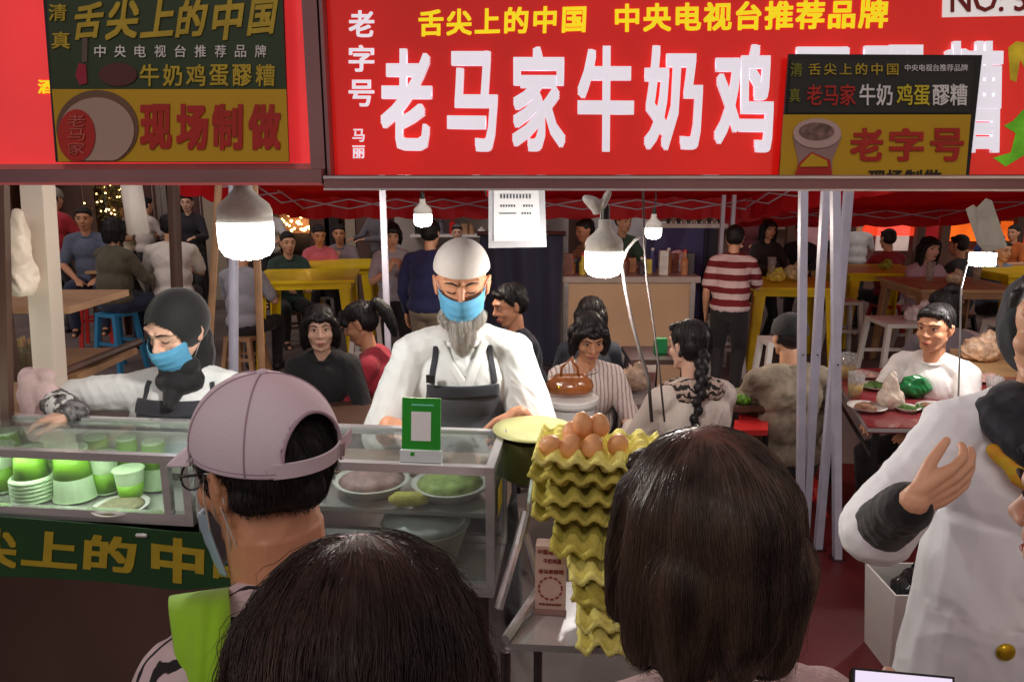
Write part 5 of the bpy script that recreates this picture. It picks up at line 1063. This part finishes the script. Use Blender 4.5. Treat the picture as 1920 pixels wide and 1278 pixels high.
# ------------------------------------------------------------------ white bin with a black bag
q = G(1690, 1235); t = thing('waste_bin', 'white square plastic bin lined with a black bag on the red mat', 'bin', (q.x, q.y, .009)); h = .34; wv = .115
bm = bmw(); T4 = lambda r_, z: [V((q.x+sx*r_, q.y+sy*r_, z)) for sx, sy in ((-1, -1), (1, -1), (1, 1), (-1, 1))]
for lo, hi in zip(T4(wv*.85, .009), T4(wv, h)): pass
a0, a1, b1, b0 = T4(wv*.85, .0095), T4(wv*1.03, h), T4(wv*.97, h), T4(wv*.8, .02)
rings = [[bm.verts.new(p_) for p_ in r_] for r_ in (a0, a1, b1, b0)]
for r0, r1 in zip(rings, rings[1:]):
    for k in range(4): bm.faces.new((r0[k], r0[(k+1) % 4], r1[(k+1) % 4], r1[k]))
bm.faces.new(rings[0][::-1]); bm.faces.new(rings[-1]); put('bin', fin(bm, .004), white_pl, t)
sack('black_bag', 'shiny black rubbish bag bulging out of the white bin', 'bag', [E((q.x+.01, q.y-.02, h-.04), (.085, .085, .08)), K([(q.x+.01, q.y-.05, h+.02), (q.x+.03, q.y-.13, h-.03), (q.x+.03, q.y-.15, .12)], [.05, .04, .05]), K([(q.x+.04, q.y, h+.02), (q.x+.06, q.y+.02, h+.09)], [.04, .03])], mat('bag_black', (26, 26, 30), .22, 0, .2, 9, .4, 20), .01, 13, .006)
# ------------------------------------------------------------------ tables and stools
def ytable(px, py, D, w_, rot, label, m=yellow_pl, mt=None, h=None):
    c = W(px, py, D); h = h or c.z; t = thing('plastic_table', label, 'table', (c.x, c.y, 0), R(rot), 'plastic tables set out behind the stall'); I = Matrix.Translation((c.x, c.y, 0)) @ Matrix.Rotation(R(rot), 4, 'Z')
    bm = bmw(); box(bm, (-w_/2, -w_/2, h-.028), (w_/2, w_/2, h)); put('table_top', fin(bm, .012, 3), mt or m, t, True)
    bm = bmw(); e = w_/2-.035
    for a, b in (((-e, -e, h-.09), (e, -e+.012, h-.0285)), ((-e, e-.012, h-.09), (e, e, h-.0285)), ((-e, -e+.013, h-.09), (-e+.012, e-.013, h-.0285)), ((e-.012, -e+.013, h-.09), (e, e-.013, h-.0285))): box(bm, a, b)
    put('apron_rim', fin(bm), m, t, True)
    for sx in (-1, 1):
        for sy in (-1, 1):
            bm = bmw(); a = w_/2-.045; f_ = w_/2-.01
            for (wx, wy) in ((.11, .018), (.018, .11)):
                X = lambda e_, wd: (sx*e_, sx*(e_-wd)); 
                x0, x1 = X(a, wx); y0, y1 = sy*a, sy*(a-wy); u0, u1 = X(f_, wx*.6); v0, v1 = sy*f_, sy*(f_-wy*.6)
                hexa(bm, [(u0, v0, 0), (u1, v0, 0), (u1, v1, 0), (u0, v1, 0), (x0, y0, h-.03), (x1, y0, h-.03), (x1, y1, h-.03), (x0, y1, h-.03)])
            bmesh.ops.recalc_face_normals(bm, faces=bm.faces); put('leg', fin(bm), m, t, True)
    return t
ytable(578, 514, 7.3, .95, 8, 'yellow plastic table nearest at the centre left, under the red canopy')
ytable(640, 492, 8.9, .85, 4, 'yellow plastic table farther back at the centre left')
ytable(1474, 528, 7.3, .84, -6, 'yellow plastic table with wrapped dishes left of the pole cluster')
ytable(1640, 503, 8.3, .9, -4, 'yellow plastic table just right of the pole cluster')
wood_t = mat('table_wood', (186, 150, 106), .5, 0, .2, 5)
ytable(1775, 530, 7.0, .92, -2, 'tan topped table in front of the long haired girl', wood_lt, wood_t)
ytable(1905, 506, 8.3, .8, 5, 'yellow plastic table cut by the right edge')
ytable(262, 500, 8.3, .8, 3, 'brown wooden table between the diners at the left', wood_dk, wood_t)
def stool(x, y, h, m, label, wd=.27, grp='stools around the tables', rz=0.):
    t = thing('stool', label, 'stool', (x, y, 0), rz, grp)
    bm = bmw(); box(bm, (-wd/2, -wd/2, h-.035), (wd/2, wd/2, h)); put('seat', fin(bm, .012, 3), m, t, True)
    for sx in (-1, 1):
        for sy in (-1, 1):
            bm = bmw(); a = wd/2-.02; b = wd/2+.025; r_ = .02
            hexa(bm, [(sx*b-r_, sy*b-r_, 0), (sx*b+r_, sy*b-r_, 0), (sx*b+r_, sy*b+r_, 0), (sx*b-r_, sy*b+r_, 0), (sx*a-r_, sy*a-r_, h-.036), (sx*a+r_, sy*a-r_, h-.036), (sx*a+r_, sy*a+r_, h-.036), (sx*a-r_, sy*a+r_, h-.036)])
            put('leg', fin(bm, .004), m, t, True)
    k = .45; e = wd/2
    for a, b in (((-e, -e-.006, h*k), (e, -e+.006, h*k+.03)), ((-e, e-.006, h*k), (e, e+.006, h*k+.03))): bm = bmw(); box(bm, a, b); put('stretcher', fin(bm), m, t, True)
    return t
for px, py, D, m, lab, wd in ((1172, 590, 6.9, white_pl, 'white stool in shade left of the bottle counter', .26), (1360, 592, 6.8, white_pl, 'white plastic stool beside the striped shirt', .27), (1466, 585, 5.6, white_pl, 'white stool in front of the yellow table with wrapped dishes', .26), (1584, 562, 7.6, white_pl, 'white plastic stool right of the pole cluster', .26), (1690, 578, 6.4, white_pl, 'wide white stool in front of the tan topped table', .42), (1800, 602, 5.8, white_pl, 'white seat behind the diner in the white tee', .36), (1892, 588, 6.3, white_pl, 'white stool cut by the right edge behind the table', .27), (1015, 570, 6.3, white_pl, 'white stool in shade right of the vendor', .26), (690, 590, 6.6, white_pl, 'white stool near the standing person with a phone', .26)):
    c = W(px, py, D); stool(c.x, c.y, min(.6, max(.36, c.z)), m, lab, wd)
# bottle counter and purple cabinet
t = thing('counter', 'beige serving counter with a row of bottles and boxes', 'counter', (XW(1182, 6.3), 6.3, 0)); zc = zat(518, 6.2)
bm = bmw(); box(bm, (XW(1060, 6.2), 6.22, 0), (XW(1308, 6.2), 6.7, zc-.05)); put('front_panel', fin(bm), mat('counter_beige', (196, 160, 128), .6, 0, .08, 2), t)
bm = bmw(); box(bm, (XW(1052, 6.2), 6.17, zc-.0495), (XW(1314, 6.2), 6.74, zc)); put('counter_top', fin(bm, .006), mat('counter_grey', (168, 152, 146), .4), t)
for px in (1062, 1302): bm = bmw(); x = XW(px, 6.2); box(bm, (x-.02, 6.20, 0), (x+.02, 6.2195, zc-.051)); put('edge_post', fin(bm), steel, t)
cols = ((120, 60, 46), (180, 120, 80), (70, 62, 66), (200, 178, 70), (84, 90, 150), (206, 200, 196), (150, 96, 60))
names = ('brown', 'tan', 'dark', 'yellow', 'blue', 'white', 'rust coloured')
for i in range(17):
    px = 1082+i*13.2 if i > 4 else 1064+i*9; x = XW(px, 6.4); h = .12+.09*rnd.random(); k = i % 7; m_ = mat('goods%d' % k, cols[k], .4, 0, .2, 20); y = 6.32+.09*(i % 3); pos = ('leftmost', 'second', 'third', 'fourth', 'fifth', 'sixth', 'seventh', 'eighth', 'ninth', 'tenth', 'eleventh', 'twelfth', 'thirteenth', 'fourteenth', 'fifteenth', 'sixteenth', 'last')[i]
    if i % 2:
        t = thing('bottle', '%s bottle, %s item from the left on the beige counter' % (names[k], pos), 'bottle', (x, y, zc), 0, 'goods on the beige counter')
        bm = bmw(); lathe(bm, [(0, 0), (.03, 0), (.032, h*.6), (.014, h*.78), (.013, h), (0, h)], (x, y, zc+.001), 14); put('bottle', fin(bm), m_, t, smooth=False)
        bm = bmw(); cyl(bm, (x, y, zc+h+.0015), (x, y, zc+h+.022), .015, None, 12); put('cap', fin(bm), red_pl if k % 2 else white_pl, t)
    else:
        bm = bmw(); box(bm, (x-.036, y-.03, zc+.001), (x+.036, y+.03, zc+h)); o = put('carton', fin(bm, .004), m_); recenter(o); tag(o, '%s carton, %s item from the left on the beige counter' % (names[k], pos), 'carton', 'goods on the beige counter')
c = V((XW(1272, 6.6), 6.62, zc+.07)); sack('wrapped_bundle', 'pinkish plastic wrapped bundle behind the cartons on the beige counter', 'bundle', [E(c, (.12, .08, .11))], mat('wrap_pink', (206, 176, 186), .3, 0, .3, 30, .5, 40), .015, 22, .008)
t = thing('cabinet', 'dark purple blue cabinet behind the bottle counter', 'cabinet', (XW(1285, 7.6), 7.6, 0))
bm = bmw(); box(bm, (XW(1225, 7.5), 7.5, 0), (XW(1338, 7.5), 7.95, zat(428, 7.5))); put('body', fin(bm, .01), mat('cab_purple', (66, 62, 120), .5, 0, .12, 3, emit=.0), t)
bm = bmw(); box(bm, (XW(1318, 7.5), 7.47, 0), (XW(1342, 7.5), 7.4995, zat(430, 7.5))); put('side_post', fin(bm), mat('cab_dark', (28, 26, 54), .5), t)
bm = bmw(); box(bm, (XW(1225, 7.5), 7.47, zat(427, 7.5)), (XW(1360, 7.5), 7.95, zat(420, 7.5))); put('top_shelf', fin(bm), white_pl, t)
for i in range(11):
    x = XW(1250+i*9.5, 7.6); z = zat(420, 7.5)+.001; t = thing('bottle', '%s dark bottle from the left on top of the purple cabinet' % ('first', 'second', 'third', 'fourth', 'fifth', 'sixth', 'seventh', 'eighth', 'ninth', 'tenth', 'last')[i], 'bottle', (x, 7.6, z), 0, 'bottles on the purple cabinet')
    bm = bmw(); lathe(bm, [(0, 0), (.02, 0), (.021, .07), (.009, .09), (.009, .115), (0, .115)], (x, 7.6, z), 10); put('bottle', fin(bm), (mat('bot_dk', (58, 36, 34), .2), mat('bot_lt', (150, 120, 110), .3))[i % 2], t)
t = thing('tarpaulin', 'dark navy tarpaulin hanging behind the vendor at the right of his head', 'tarpaulin', (XW(985, 6.0), 6.0, 0))
vv = []
for j in range(15):
    for i in range(31):
        a = i/30; b = j/14; vv.append((XW(900, 6.1)+(XW(1056, 6.1)-XW(900, 6.1))*a, 6.1+.035*math.sin(a*19+b)+.05*noise.noise(V((a*4, b*3, 2))), .25+b*(zat(440, 6.1)-.25)))
idx = np.arange(31*15).reshape(15, 31); ff = np.stack([idx[:-1, :-1], idx[:-1, 1:], idx[1:, 1:], idx[1:, :-1]], -1).reshape(-1, 4)
put('sheet', evald(npmesh(np.array(vv), ff), [('SOLIDIFY', dict(thickness=.006))]), cloth('tarp_navy', (34, 34, 56)), t, smooth=True)
bm = bmw(); tube(bm, [(XW(895, 6.1), 6.1, zat(438, 6.1)), (XW(1060, 6.1), 6.1, zat(438, 6.1))], .02); put('rod', fin(bm), steel_dk, t)
# ------------------------------------------------------------------ food tables near the mat
def ftable(label, quad, h, m, rim=None):
    P = [G(x, y, h) for x, y in quad]; c = sum(P, V())/4; t = thing('folding_table', label, 'table', (c.x, c.y, 0))
    bm = bmw(); prism(bm, P, (0, 0, -.03)); put('table_top', fin(bm, .006), m, t)
    if rim: bm = bmw(); Q = [c+(p_-c)*1.012 for p_ in P]; prism(bm, [q_-V((0, 0, .006)) for q_ in Q], (0, 0, -.016)); put('rim', fin(bm, .003), rim, t)
    for p_ in P:
        q_ = c+(p_-c)*.9; bm = bmw(); cyl(bm, (q_.x, q_.y, 0), (q_.x, q_.y, h-.031), .016, None, 10); put('leg', fin(bm), black_m, t)
    bm = bmw(); a, b = c+(P[0]-c)*.9, c+(P[3]-c)*.9; cyl(bm, (a.x, a.y, h*.75), (b.x, b.y, h*.75), .01); put('stretcher', fin(bm), black_m, t)
    return t
ft = ftable('folding table with dark red edge covered in food before the white tee diner', [(1628, 800), (2040, 806), (1900, 690), (1556, 690)], .70, mat('table_red', (134, 52, 56), .25, 0, .25, 4, coat=.3), steel)
ftable('narrow pale steel table between the buckets and the braided woman', [(1168, 748), (1225, 748), (1232, 668), (1172, 668)], .66, steel)
ftable('low red folding table beside the beige jacket diner', [(1375, 806), (1440, 806), (1440, 756), (1382, 756)], .52, red_pl)
ftable('dark table where the girl in black and the red shirted diner sit', [(430, 800), (700, 800), (720, 735), (470, 735)], .62, wood_dk)
ftable('folding table with flatbreads behind the white tee diner', [(1790, 700), (2010, 700), (1960, 648), (1780, 648)], .72, wood_t)
def on_t(px, py, z=.70): return G(px, py, z)+V((0, 0, .001))
def plate(px, py, r, label, fill, z=.70, hh=.02):
    p = on_t(px, py, z); t = thing('plate', label, 'plate', p, 0, 'plates of food on the tables')
    bm = bmw(); lathe(bm, [(0, 0), (r*.6, 0), (r, .018), (r*1.02, .021), (r*.6, .006), (0, .006)], p, 28); put('plate', fin(bm), white_pl, t, smooth=True)
    put('food', blob([E(p+V((rnd.gauss(0, r*.3), rnd.gauss(0, r*.3), .014)), (r*.35, r*.3, hh)) for _ in range(7)], .005, 2, .5, .004, 40), fill, t)
fd1 = mat('food_tan', (196, 150, 112), .6, 0, .35, 40, .5, 60, col2=(120, 70, 50)); fd2 = mat('food_green', (84, 116, 50), .6, 0, .4, 40, .6, 60); fd3 = mat('food_pink', (206, 160, 150), .6, 0, .3, 50, .5, 60)
plate(1625, 768, .09, 'plate with a filled flatbread at the near corner of the food table', fd1); plate(1640, 728, .085, 'dark green dish behind the flatbread plate', fd2); plate(1618, 706, .09, 'plate of pink sliced meat at the back left of the food table', fd3)
plate(1760, 770, .10, 'plate of noodles in front of the green bag', fd1); plate(1835, 712, .12, 'large plate of flatbreads at the back right of the food table', fd3); plate(1700, 700, .07, 'small dish left of the white tee diner', fd1)
def tumbler(px, py, h, r, label, liq=None, z=.70):
    p = on_t(px, py, z); t = thing('plastic_cup', label, 'cup', p, 0, 'clear cups on the tables')
    bm = bmw(); lathe(bm, [(r*.75, 0), (r, h), (r-.002, h), (r*.75-.002, .003), (0, .003), (0, 0)], p, 24); put('cup', fin(bm), glass_mat('cup_glass', (236, 226, 220), 1.2, .25), t, smooth=True)
    if liq: bm = bmw(); lathe(bm, [(0, .004), (r*.74, .004), (r*.87, h*.55), (0, h*.55)], p, 20); put('drink', fin(bm), liq, t, smooth=True)
dr = mat('drink_yellow', (214, 190, 40), .2, 0, .1, 9); tumbler(1602, 745, .13, .042, 'clear cup of yellow drink near the left corner of the food table', dr); tumbler(1588, 712, .15, .045, 'tall clear cup with a green straw behind the yellow drink', dr)
p = on_t(1712, 745); sack('green_bag', 'shiny dark green bag on the food table before the white tee diner', 'bag', [E(p+V((0, 0, .05)), (.085, .05, .05)), E(p+V((.0, 0, .09)), (.06, .04, .03))], mat('bag_green', (24, 120, 60), .2, 0, .3, 9, .4, 24), .012, 18, .006)
p = on_t(1665, 765); sack('clear_bag', 'crumpled clear plastic bag standing on the food table left of the green bag', 'bag', [K([p+V((0, 0, .05)), p+V((.0, 0, .13)), p+V((.01, 0, .17))], [.055, .03, .015]), K([p+V((.02, 0, .05)), p+V((.06, 0, .0))], [.05, .03])], mat('bag_clear', (222, 204, 186), .25, 0, .25, 22, .5, 40), .012, 18, .006)
p = G(1405, 738, .62); sack('herb_bundle', 'bright green bundle of herbs left of the beige jacket diner', 'herbs', [E(p+V((rnd.gauss(0, .05), rnd.gauss(0, .04), 0)), (.05, .04, .025)) for _ in range(8)], mat('herb', (92, 140, 30), .6, 0, .5, 40, .9, 60), .016, 40, .006)
ftable('small table carrying the bundle of green herbs', [(1378, 762), (1436, 762), (1436, 728), (1384, 728)], .595, wood_dk)
for px, py, D, r_, lab, cl in ((1492, 511, 7.3, .12, 'silvery plastic wrapped dishes on the yellow table left of the poles', (206, 196, 150)), (1455, 518, 7.2, .09, 'low pile of cups on the yellow table left of the poles', (206, 190, 80)), (1725, 590, 6.35, .13, 'crumpled white plastic bag on the wide white stool', (220, 210, 214)), (1185, 712, 3.95, .10, 'clear bag of rolls on the narrow steel table', (168, 140, 120)), (1790, 520, 7.0, .08, 'pale food box on the tan topped table', (206, 190, 160)), (1660, 497, 8.2, .07, 'green and yellow packets on the far yellow table', (150, 160, 50)), (1840, 655, 4.4, .12, 'heap of pale flatbreads behind the white tee diner', (216, 180, 150))):
    p = W(px, py, D); sack('wrapped_food', lab, 'food', [E(p, (r_, r_*.7, r_*.6)), E(p+V((r_*.3, 0, r_*.5)), (r_*.5, r_*.4, r_*.5)), E(p+V((-r_*.5, 0, r_*.2)), (r_*.4, r_*.4, r_*.4))], mat('wrapf%d' % px, cl, .3, 0, .35, 26, .5, 40), .02, 20, .008)
p = W(1240, 645, 4.2); bm = bmw(); box(bm, (p.x-.035, p.y, p.z-.055), (p.x+.035, p.y+.05, p.z+.03)); o = put('tissue_box', fin(bm, .004), mat('tissue_green', (26, 130, 70), .5)); recenter(o); tag(o, 'small green box in front of the beige counter', 'box')
t = thing('side_table', 'small table under the green box beside the braided woman', 'table', (p.x, p.y, 0)); bm = bmw(); box(bm, (p.x-.2, p.y-.15, p.z-.085), (p.x+.2, p.y+.2, p.z-.056)); put('table_top', fin(bm, .004), steel_dk, t)
for dx in (-.17, .17):
    for dy in (-.12, .17): bm = bmw(); cyl(bm, (p.x+dx, p.y+dy, 0), (p.x+dx, p.y+dy, p.z-.086), .014); put('leg', fin(bm), steel_dk, t)
# ------------------------------------------------------------------ the crowd behind
C = cloth; hb_ = mat('hair_far', (22, 17, 18), .6, 0, .3, 30)
def seat_for(p, m, label, wd=.26):
    h = p.hz-.115*p.s; h = max(.15, h); q = p.o.location; stool(q.x, q.y, h, m, label, wd, rz=p.o.rotation_euler[2])
def ppl(lab, px, py, D, yaw, sit, col, seat=None, seatlab=None, cname=None, **k):
    k.setdefault('nstr', 800 if D < 5 else (220 if D < 8 else 0)); k.setdefault('wr', .007)
    p = person(lab, px, py, D, yaw, sit, shirt=C('c_'+lab[:28], col) if cname is None else cname, hairm=hair_k if D < 5 else hb_, **k)
    if seat: seat_for(p, seat, seatlab)
    return p
ppl('girl with dark bob in a black top sitting behind the mauve cap', 600, 614, 3.9, 6, True, (26, 25, 30), black_m, 'dark stool under the girl in black', sex='f', hair='bob', skin=skin_c, hyaw=8, lean=.16, arms=('table', 'table'), sleeve='long')
ppl('diner with dark ponytail in a red shirt beside the girl in black', 674, 606, 4.15, -95, True, (168, 40, 58), red_pl, 'red stool under the ponytailed diner', sex='f', hair='pony', skin=skin_b, lean=.3, pitch=.45)
ppl('man in a dark suit jacket seated behind the vendor at his right', 955, 572, 4.25, -70, True, (34, 38, 54), black_m, 'dark stool under the man in the suit jacket', skin=skin_b, sleeve='long', lean=.2, pitch=.3, arms=('lap', 'lap'))
ppl('woman in a pale blouse with her chin on her hand behind the handbag', 1106, 632, 3.75, 6, True, None, wood_dk, 'wooden stool under the woman in the pale blouse', sex='f', hair='bob', sleeve='long', lean=.22, pitch=.42, arms=('chin', 'table'), skin=skin_b, cname=band_mat('blouse_stripe', (226, 212, 206), (176, 150, 146), 14, 'X', 1.5, .8, .72, .08))
ppl('person in a dark hooded jacket seated behind the pale blouse woman', 1108, 590, 4.7, 172, True, (44, 48, 60), black_m, 'dark stool under the hooded jacket', sex='f', hair='bob', sleeve='long', face=False, lean=.2)
br = ppl('woman with a long black braid and knitted beige sweater seen from behind', 1291, 648, 3.3, -162, True, (222, 206, 196), wood_dk, 'wooden stool under the braided woman', sex='f', hair='short', sleeve='long', lean=.18, pitch=.1, hyaw=10, skin=skin_c, wide=1.1, nstr=500)
M, s = br.M, br.s; f = lambda x, y, z: M @ V((x*s, y*s, z*s)); bp = [f(.02, .075, -.07)+br.t*0]; q0 = bp[0]
pth = [f(0, .095, -.02), f(.03, .12, -.10), f(.07, .15, -.20), f(.11, .16, -.32), f(.15, .155, -.42)]; prt = []
for i in range(15):
    k = i/14*4; j = min(int(k), 3); c = pth[j].lerp(pth[j+1], k-j); r_ = .03*(1-.5*i/14); prt.append(E(c+V(((-1)**i*.008, 0, 0)), (r_, r_*.9, r_*1.15)))
me = blob(prt, .004, 1, .5); me = joinm(me, strands(me, 300, .05, .0008, pth[0], .8, .6, .003, 6, 3)); put('braid', me, hair_k, br.o, True)
scf = band_mat('scarf_pat', (40, 34, 34), (196, 170, 156), 9, 'Z', 9, .85, .5, .1, .4, 3.); put('scarf', blob([K([br.nb+V((-.13, .0, -.03)), br.nb+V((-.06, .075, -.0)), br.nb+V((.06, .075, -.0)), br.nb+V((.13, 0, -.03))], [.04, .055, .055, .04]), K([br.nb+V((-.12, -.02, -.02)), br.nb+V((0, -.09, -.03)), br.nb+V((.12, -.02, -.02))], [.04, .05, .04])], .005, 3, .5, .008, 20, 2), scf, br.o, True)
jk = ppl('diner in a crumpled beige jacket and dark cap seen from behind by the poles', 1478, 630, 4.0, -172, True, None, red_pl, 'red plastic stool under the beige jacket diner', sleeve='long', lean=.12, hair='short', fat=1.18, wide=1.1, wr=.014, arms=('table', 'table'), face=False, nstr=0, cname=mat('jacket_camo', (176, 160, 140), .85, 0, .1, 9, .3, 40, col2=(112, 100, 86)))
M, s = jk.M, jk.s; dome('cap', jk.o, M, .094*s, .112*s, .10*s, cloth('cap_black', (30, 30, 34)), lo=-12, off=(0, .018*s, .034*s), th=.003, seg=48, rings=16)
ppl('diner in a white tee facing left at the food table', 1752, 614, 3.75, -52, True, (244, 240, 238), white_pl, 'white stool under the diner in the white tee', skin=skin_b, hair='short', lean=.14, pitch=.1, arms=('table', 'table'), nstr=400, wr=.01)
ppl('person with hair in a bun seated behind the white tee diner', 1772, 574, 4.9, 175, True, (96, 84, 92), black_m, 'dark stool under the person with the bun', sex='f', hair='bun', face=False)
ppl('long haired girl in a lilac top seated behind the tan topped table', 1744, 466, 7.6, 8, True, (200, 170, 186), white_pl, 'white stool under the long haired girl', sex='f', hair='long', skin=skin_c)
ppl('bald capped server in a tan shirt standing behind the beige counter', 1096, 432, 7.0, -70, False, (166, 126, 84), hair='short', skin=skin_b, pitch=.2, arms=('table', 'table'))
rs = band_mat('stripe_red', (120, 24, 34), (222, 196, 196), 3.1, 'Z', .6, .85, .5, .03)
ppl('person in a red and white striped shirt seen from behind at the yellow table', 1378, 446, 6.2, 160, False, None, cname=rs, sleeve='short', arms=('table', 'down'), lean=.2, fat=1.15, face=False)
ppl('dark haired person in black standing behind the striped shirt', 1442, 430, 7.9, 10, False, (40, 32, 34), sex='f', hair='long', sleeve='long')
ppl('person in black leaning over the yellow table by the poles', 1502, 434, 8.3, -30, False, (30, 28, 32), sleeve='long', arms=('table', 'table'), lean=.25)
ppl('diner in a dark red shirt at the far right yellow table', 1664, 448, 8.9, 190, True, (150, 22, 36), red_pl, 'red stool under the dark red shirted diner', face=False)
ppl('diner in charcoal beside the long haired girl', 1797, 460, 8.4, -150, True, (52, 52, 58), black_m, 'dark stool under the diner in charcoal', face=False, sleeve='long')
ppl('standing person in beige holding up a phone under the canopy', 735, 440, 6.6, 14, False, (176, 172, 182), sex='f', hair='bob', arms=('phone', 'phone'), lower=trous, pitch=.35)
ppl('large person in a navy jacket standing with the back turned behind the vendor', 808, 438, 6.0, 165, False, (34, 38, 84), hair='short', sleeve='long', fat=1.25, wide=1.15, lower=khaki, arms=('down', 'down'), face=False)
ppl('smiling cook with glasses in the pale kitchen', 857, 436, 8.7, 4, False, (70, 72, 92), hair='short', arms=('phone', 'down'), skin=skin_c)
ppl('diner in a pink top at the far yellow table', 598, 440, 9.2, 25, True, (206, 96, 108), white_pl, 'white stool under the diner in pink', sex='f', hair='short', pitch=.35, skin=skin_b)
ppl('diner in grey behind the diner in pink', 636, 438, 9.7, 10, True, (140, 124, 128), wood_dk, 'wooden stool under the diner in grey', hair='short', arms=('phone', 'table'), skin=skin_b)
p = ppl('person in red with a grey cap standing with back turned at the far left', 102, 372, 8.9, 165, False, (176, 40, 52), hair='short', face=False)
dome('cap', p.o, p.M, .096*p.s, .116*p.s, .10*p.s, cloth('cap_grey', (160, 156, 146)), lo=-12, off=(0, .018*p.s, .034*p.s), th=.003, seg=32, rings=10)
ppl('diner in a slate blue vest facing the camera at the far left', 157, 410, 8.0, 18, True, (96, 104, 126), red_pl, 'red seated stool under the diner in slate blue', skin=skin_b, lower=jeans, arms=('lap', 'lap'))
ppl('dark haired diner in olive sitting with back turned at the left', 216, 432, 7.1, 158, True, (88, 82, 64), blue_pl, 'blue seated stool under the diner in olive', hair='bob', sex='f', face=False, lower=jeans, wide=1.15, fat=1.15, sleeve='long')
ppl('diner in a pale beige tee with back turned behind the dark pole', 318, 425, 7.4, -165, True, (232, 224, 214), wood_dk, 'wooden stool under the diner in pale beige', hair='short', face=False, wide=1.15, fat=1.15)
ppl('passer-by in black and white standing far back at the left', 350, 380, 10.2, 10, False, (38, 36, 42), sex='f', hair='short', sleeve='long', skin=skin_c)
ppl('diner in pale clothes sitting left of the slim tan pole', 455, 470, 6.8, 170, True, (160, 160, 170), wood_lt, 'pale wooden stool left of the slim tan pole', hair='short', face=False)
ppl('passer-by in white far back near the hanging curtains', 275, 385, 10.6, 150, False, (206, 196, 190), hair='short', face=False)
for lab, px, py, D, yaw, sit, col, kw in (
    ('man in a white tee walking far back near the string lights', 500, 388, 10.4, 20, False, (206, 204, 204), dict(hair='short')),
    ('woman in a long grey coat far back between the timber pillars', 702, 384, 10.2, -40, False, (110, 104, 112), dict(sex='f', hair='long', sleeve='long')),
    ('person in a green apron top standing at the end of the beige counter', 1170, 415, 7.6, 30, False, (64, 96, 74), dict(hair='short', arms=('table', 'table'))),
    ('person in a maroon jacket standing left of the pole cluster far back', 1405, 400, 10.4, -20, False, (96, 34, 42), dict(hair='short', sleeve='long')),
    ('person in a mustard top seated at the far table by the poles', 1560, 470, 8.9, 10, True, (176, 140, 60), dict(sex='f', hair='bob')),
    ('person in white behind the red shirted diner at the far right', 1612, 418, 10.2, 160, False, (200, 196, 196), dict(hair='short', face=False)),
    ('person in a blue shirt standing far back by the orange panel', 1862, 420, 9.8, -160, False, (60, 74, 130), dict(hair='short', face=False)),
    ('person in an orange vest at the far right edge', 1900, 436, 9.0, -60, False, (206, 110, 50), dict(hair='short')),
    ('diner in a pale blue shirt seated at the yellow table at right', 1880, 470, 8.6, 12, True, (120, 140, 170), dict(hair='short')),
    ('diner in a dark green shirt seated beyond the near yellow table', 540, 455, 8.2, 30, True, (44, 66, 56), dict(hair='short', sleeve='long')),
    ('passer-by in a cream dress far back behind the hanging cloth roll', 232, 392, 10.9, -30, False, (214, 200, 176), dict(sex='f', hair='bob'))):
    p = ppl(lab, px, py, D, yaw, sit, col, **kw)
    if sit: seat_for(p, white_pl if px > 1000 else wood_dk, 'stool under the '+lab[:lab.index(' seated')])
plate(1700, 770, .06, 'small bowl of dip near the front edge of the food table', fd2); tumbler(1780, 735, .11, .038, 'half full clear cup right of the green bag', dr); tumbler(1860, 745, .11, .038, 'empty clear cup near the white coat shoulder')
for px, py, D, h, m_, lab in ((1445, 521, 7.2, .2, dr, 'tall clear cup on the yellow table left of the poles'), (1742, 527, 6.9, .18, None, 'clear cup on the tan table near the long haired girl'), (1830, 527, 7.0, .2, dr, 'cup of drink on the tan table at right'), (240, 497, 8.2, .16, None, 'clear cup on the brown table at left')):
    p = W(px, py, D); p.z = max(zz for zz in [p.z]); t = thing('plastic_cup', lab, 'cup', p, 0, 'clear cups on the tables')
    bm = bmw(); lathe(bm, [(.03, .002), (.04, h), (.037, h), (.028, .006), (0, .006), (0, .002)], p, 16); put('cup', fin(bm), glass_mat('cup_glass', (236, 226, 220), 1.2, .25), t, smooth=True)
    if m_: bm = bmw(); lathe(bm, [(0, .008), (.027, .008), (.033, h*.5), (0, h*.5)], p, 14); put('drink', fin(bm), m_, t, smooth=True)
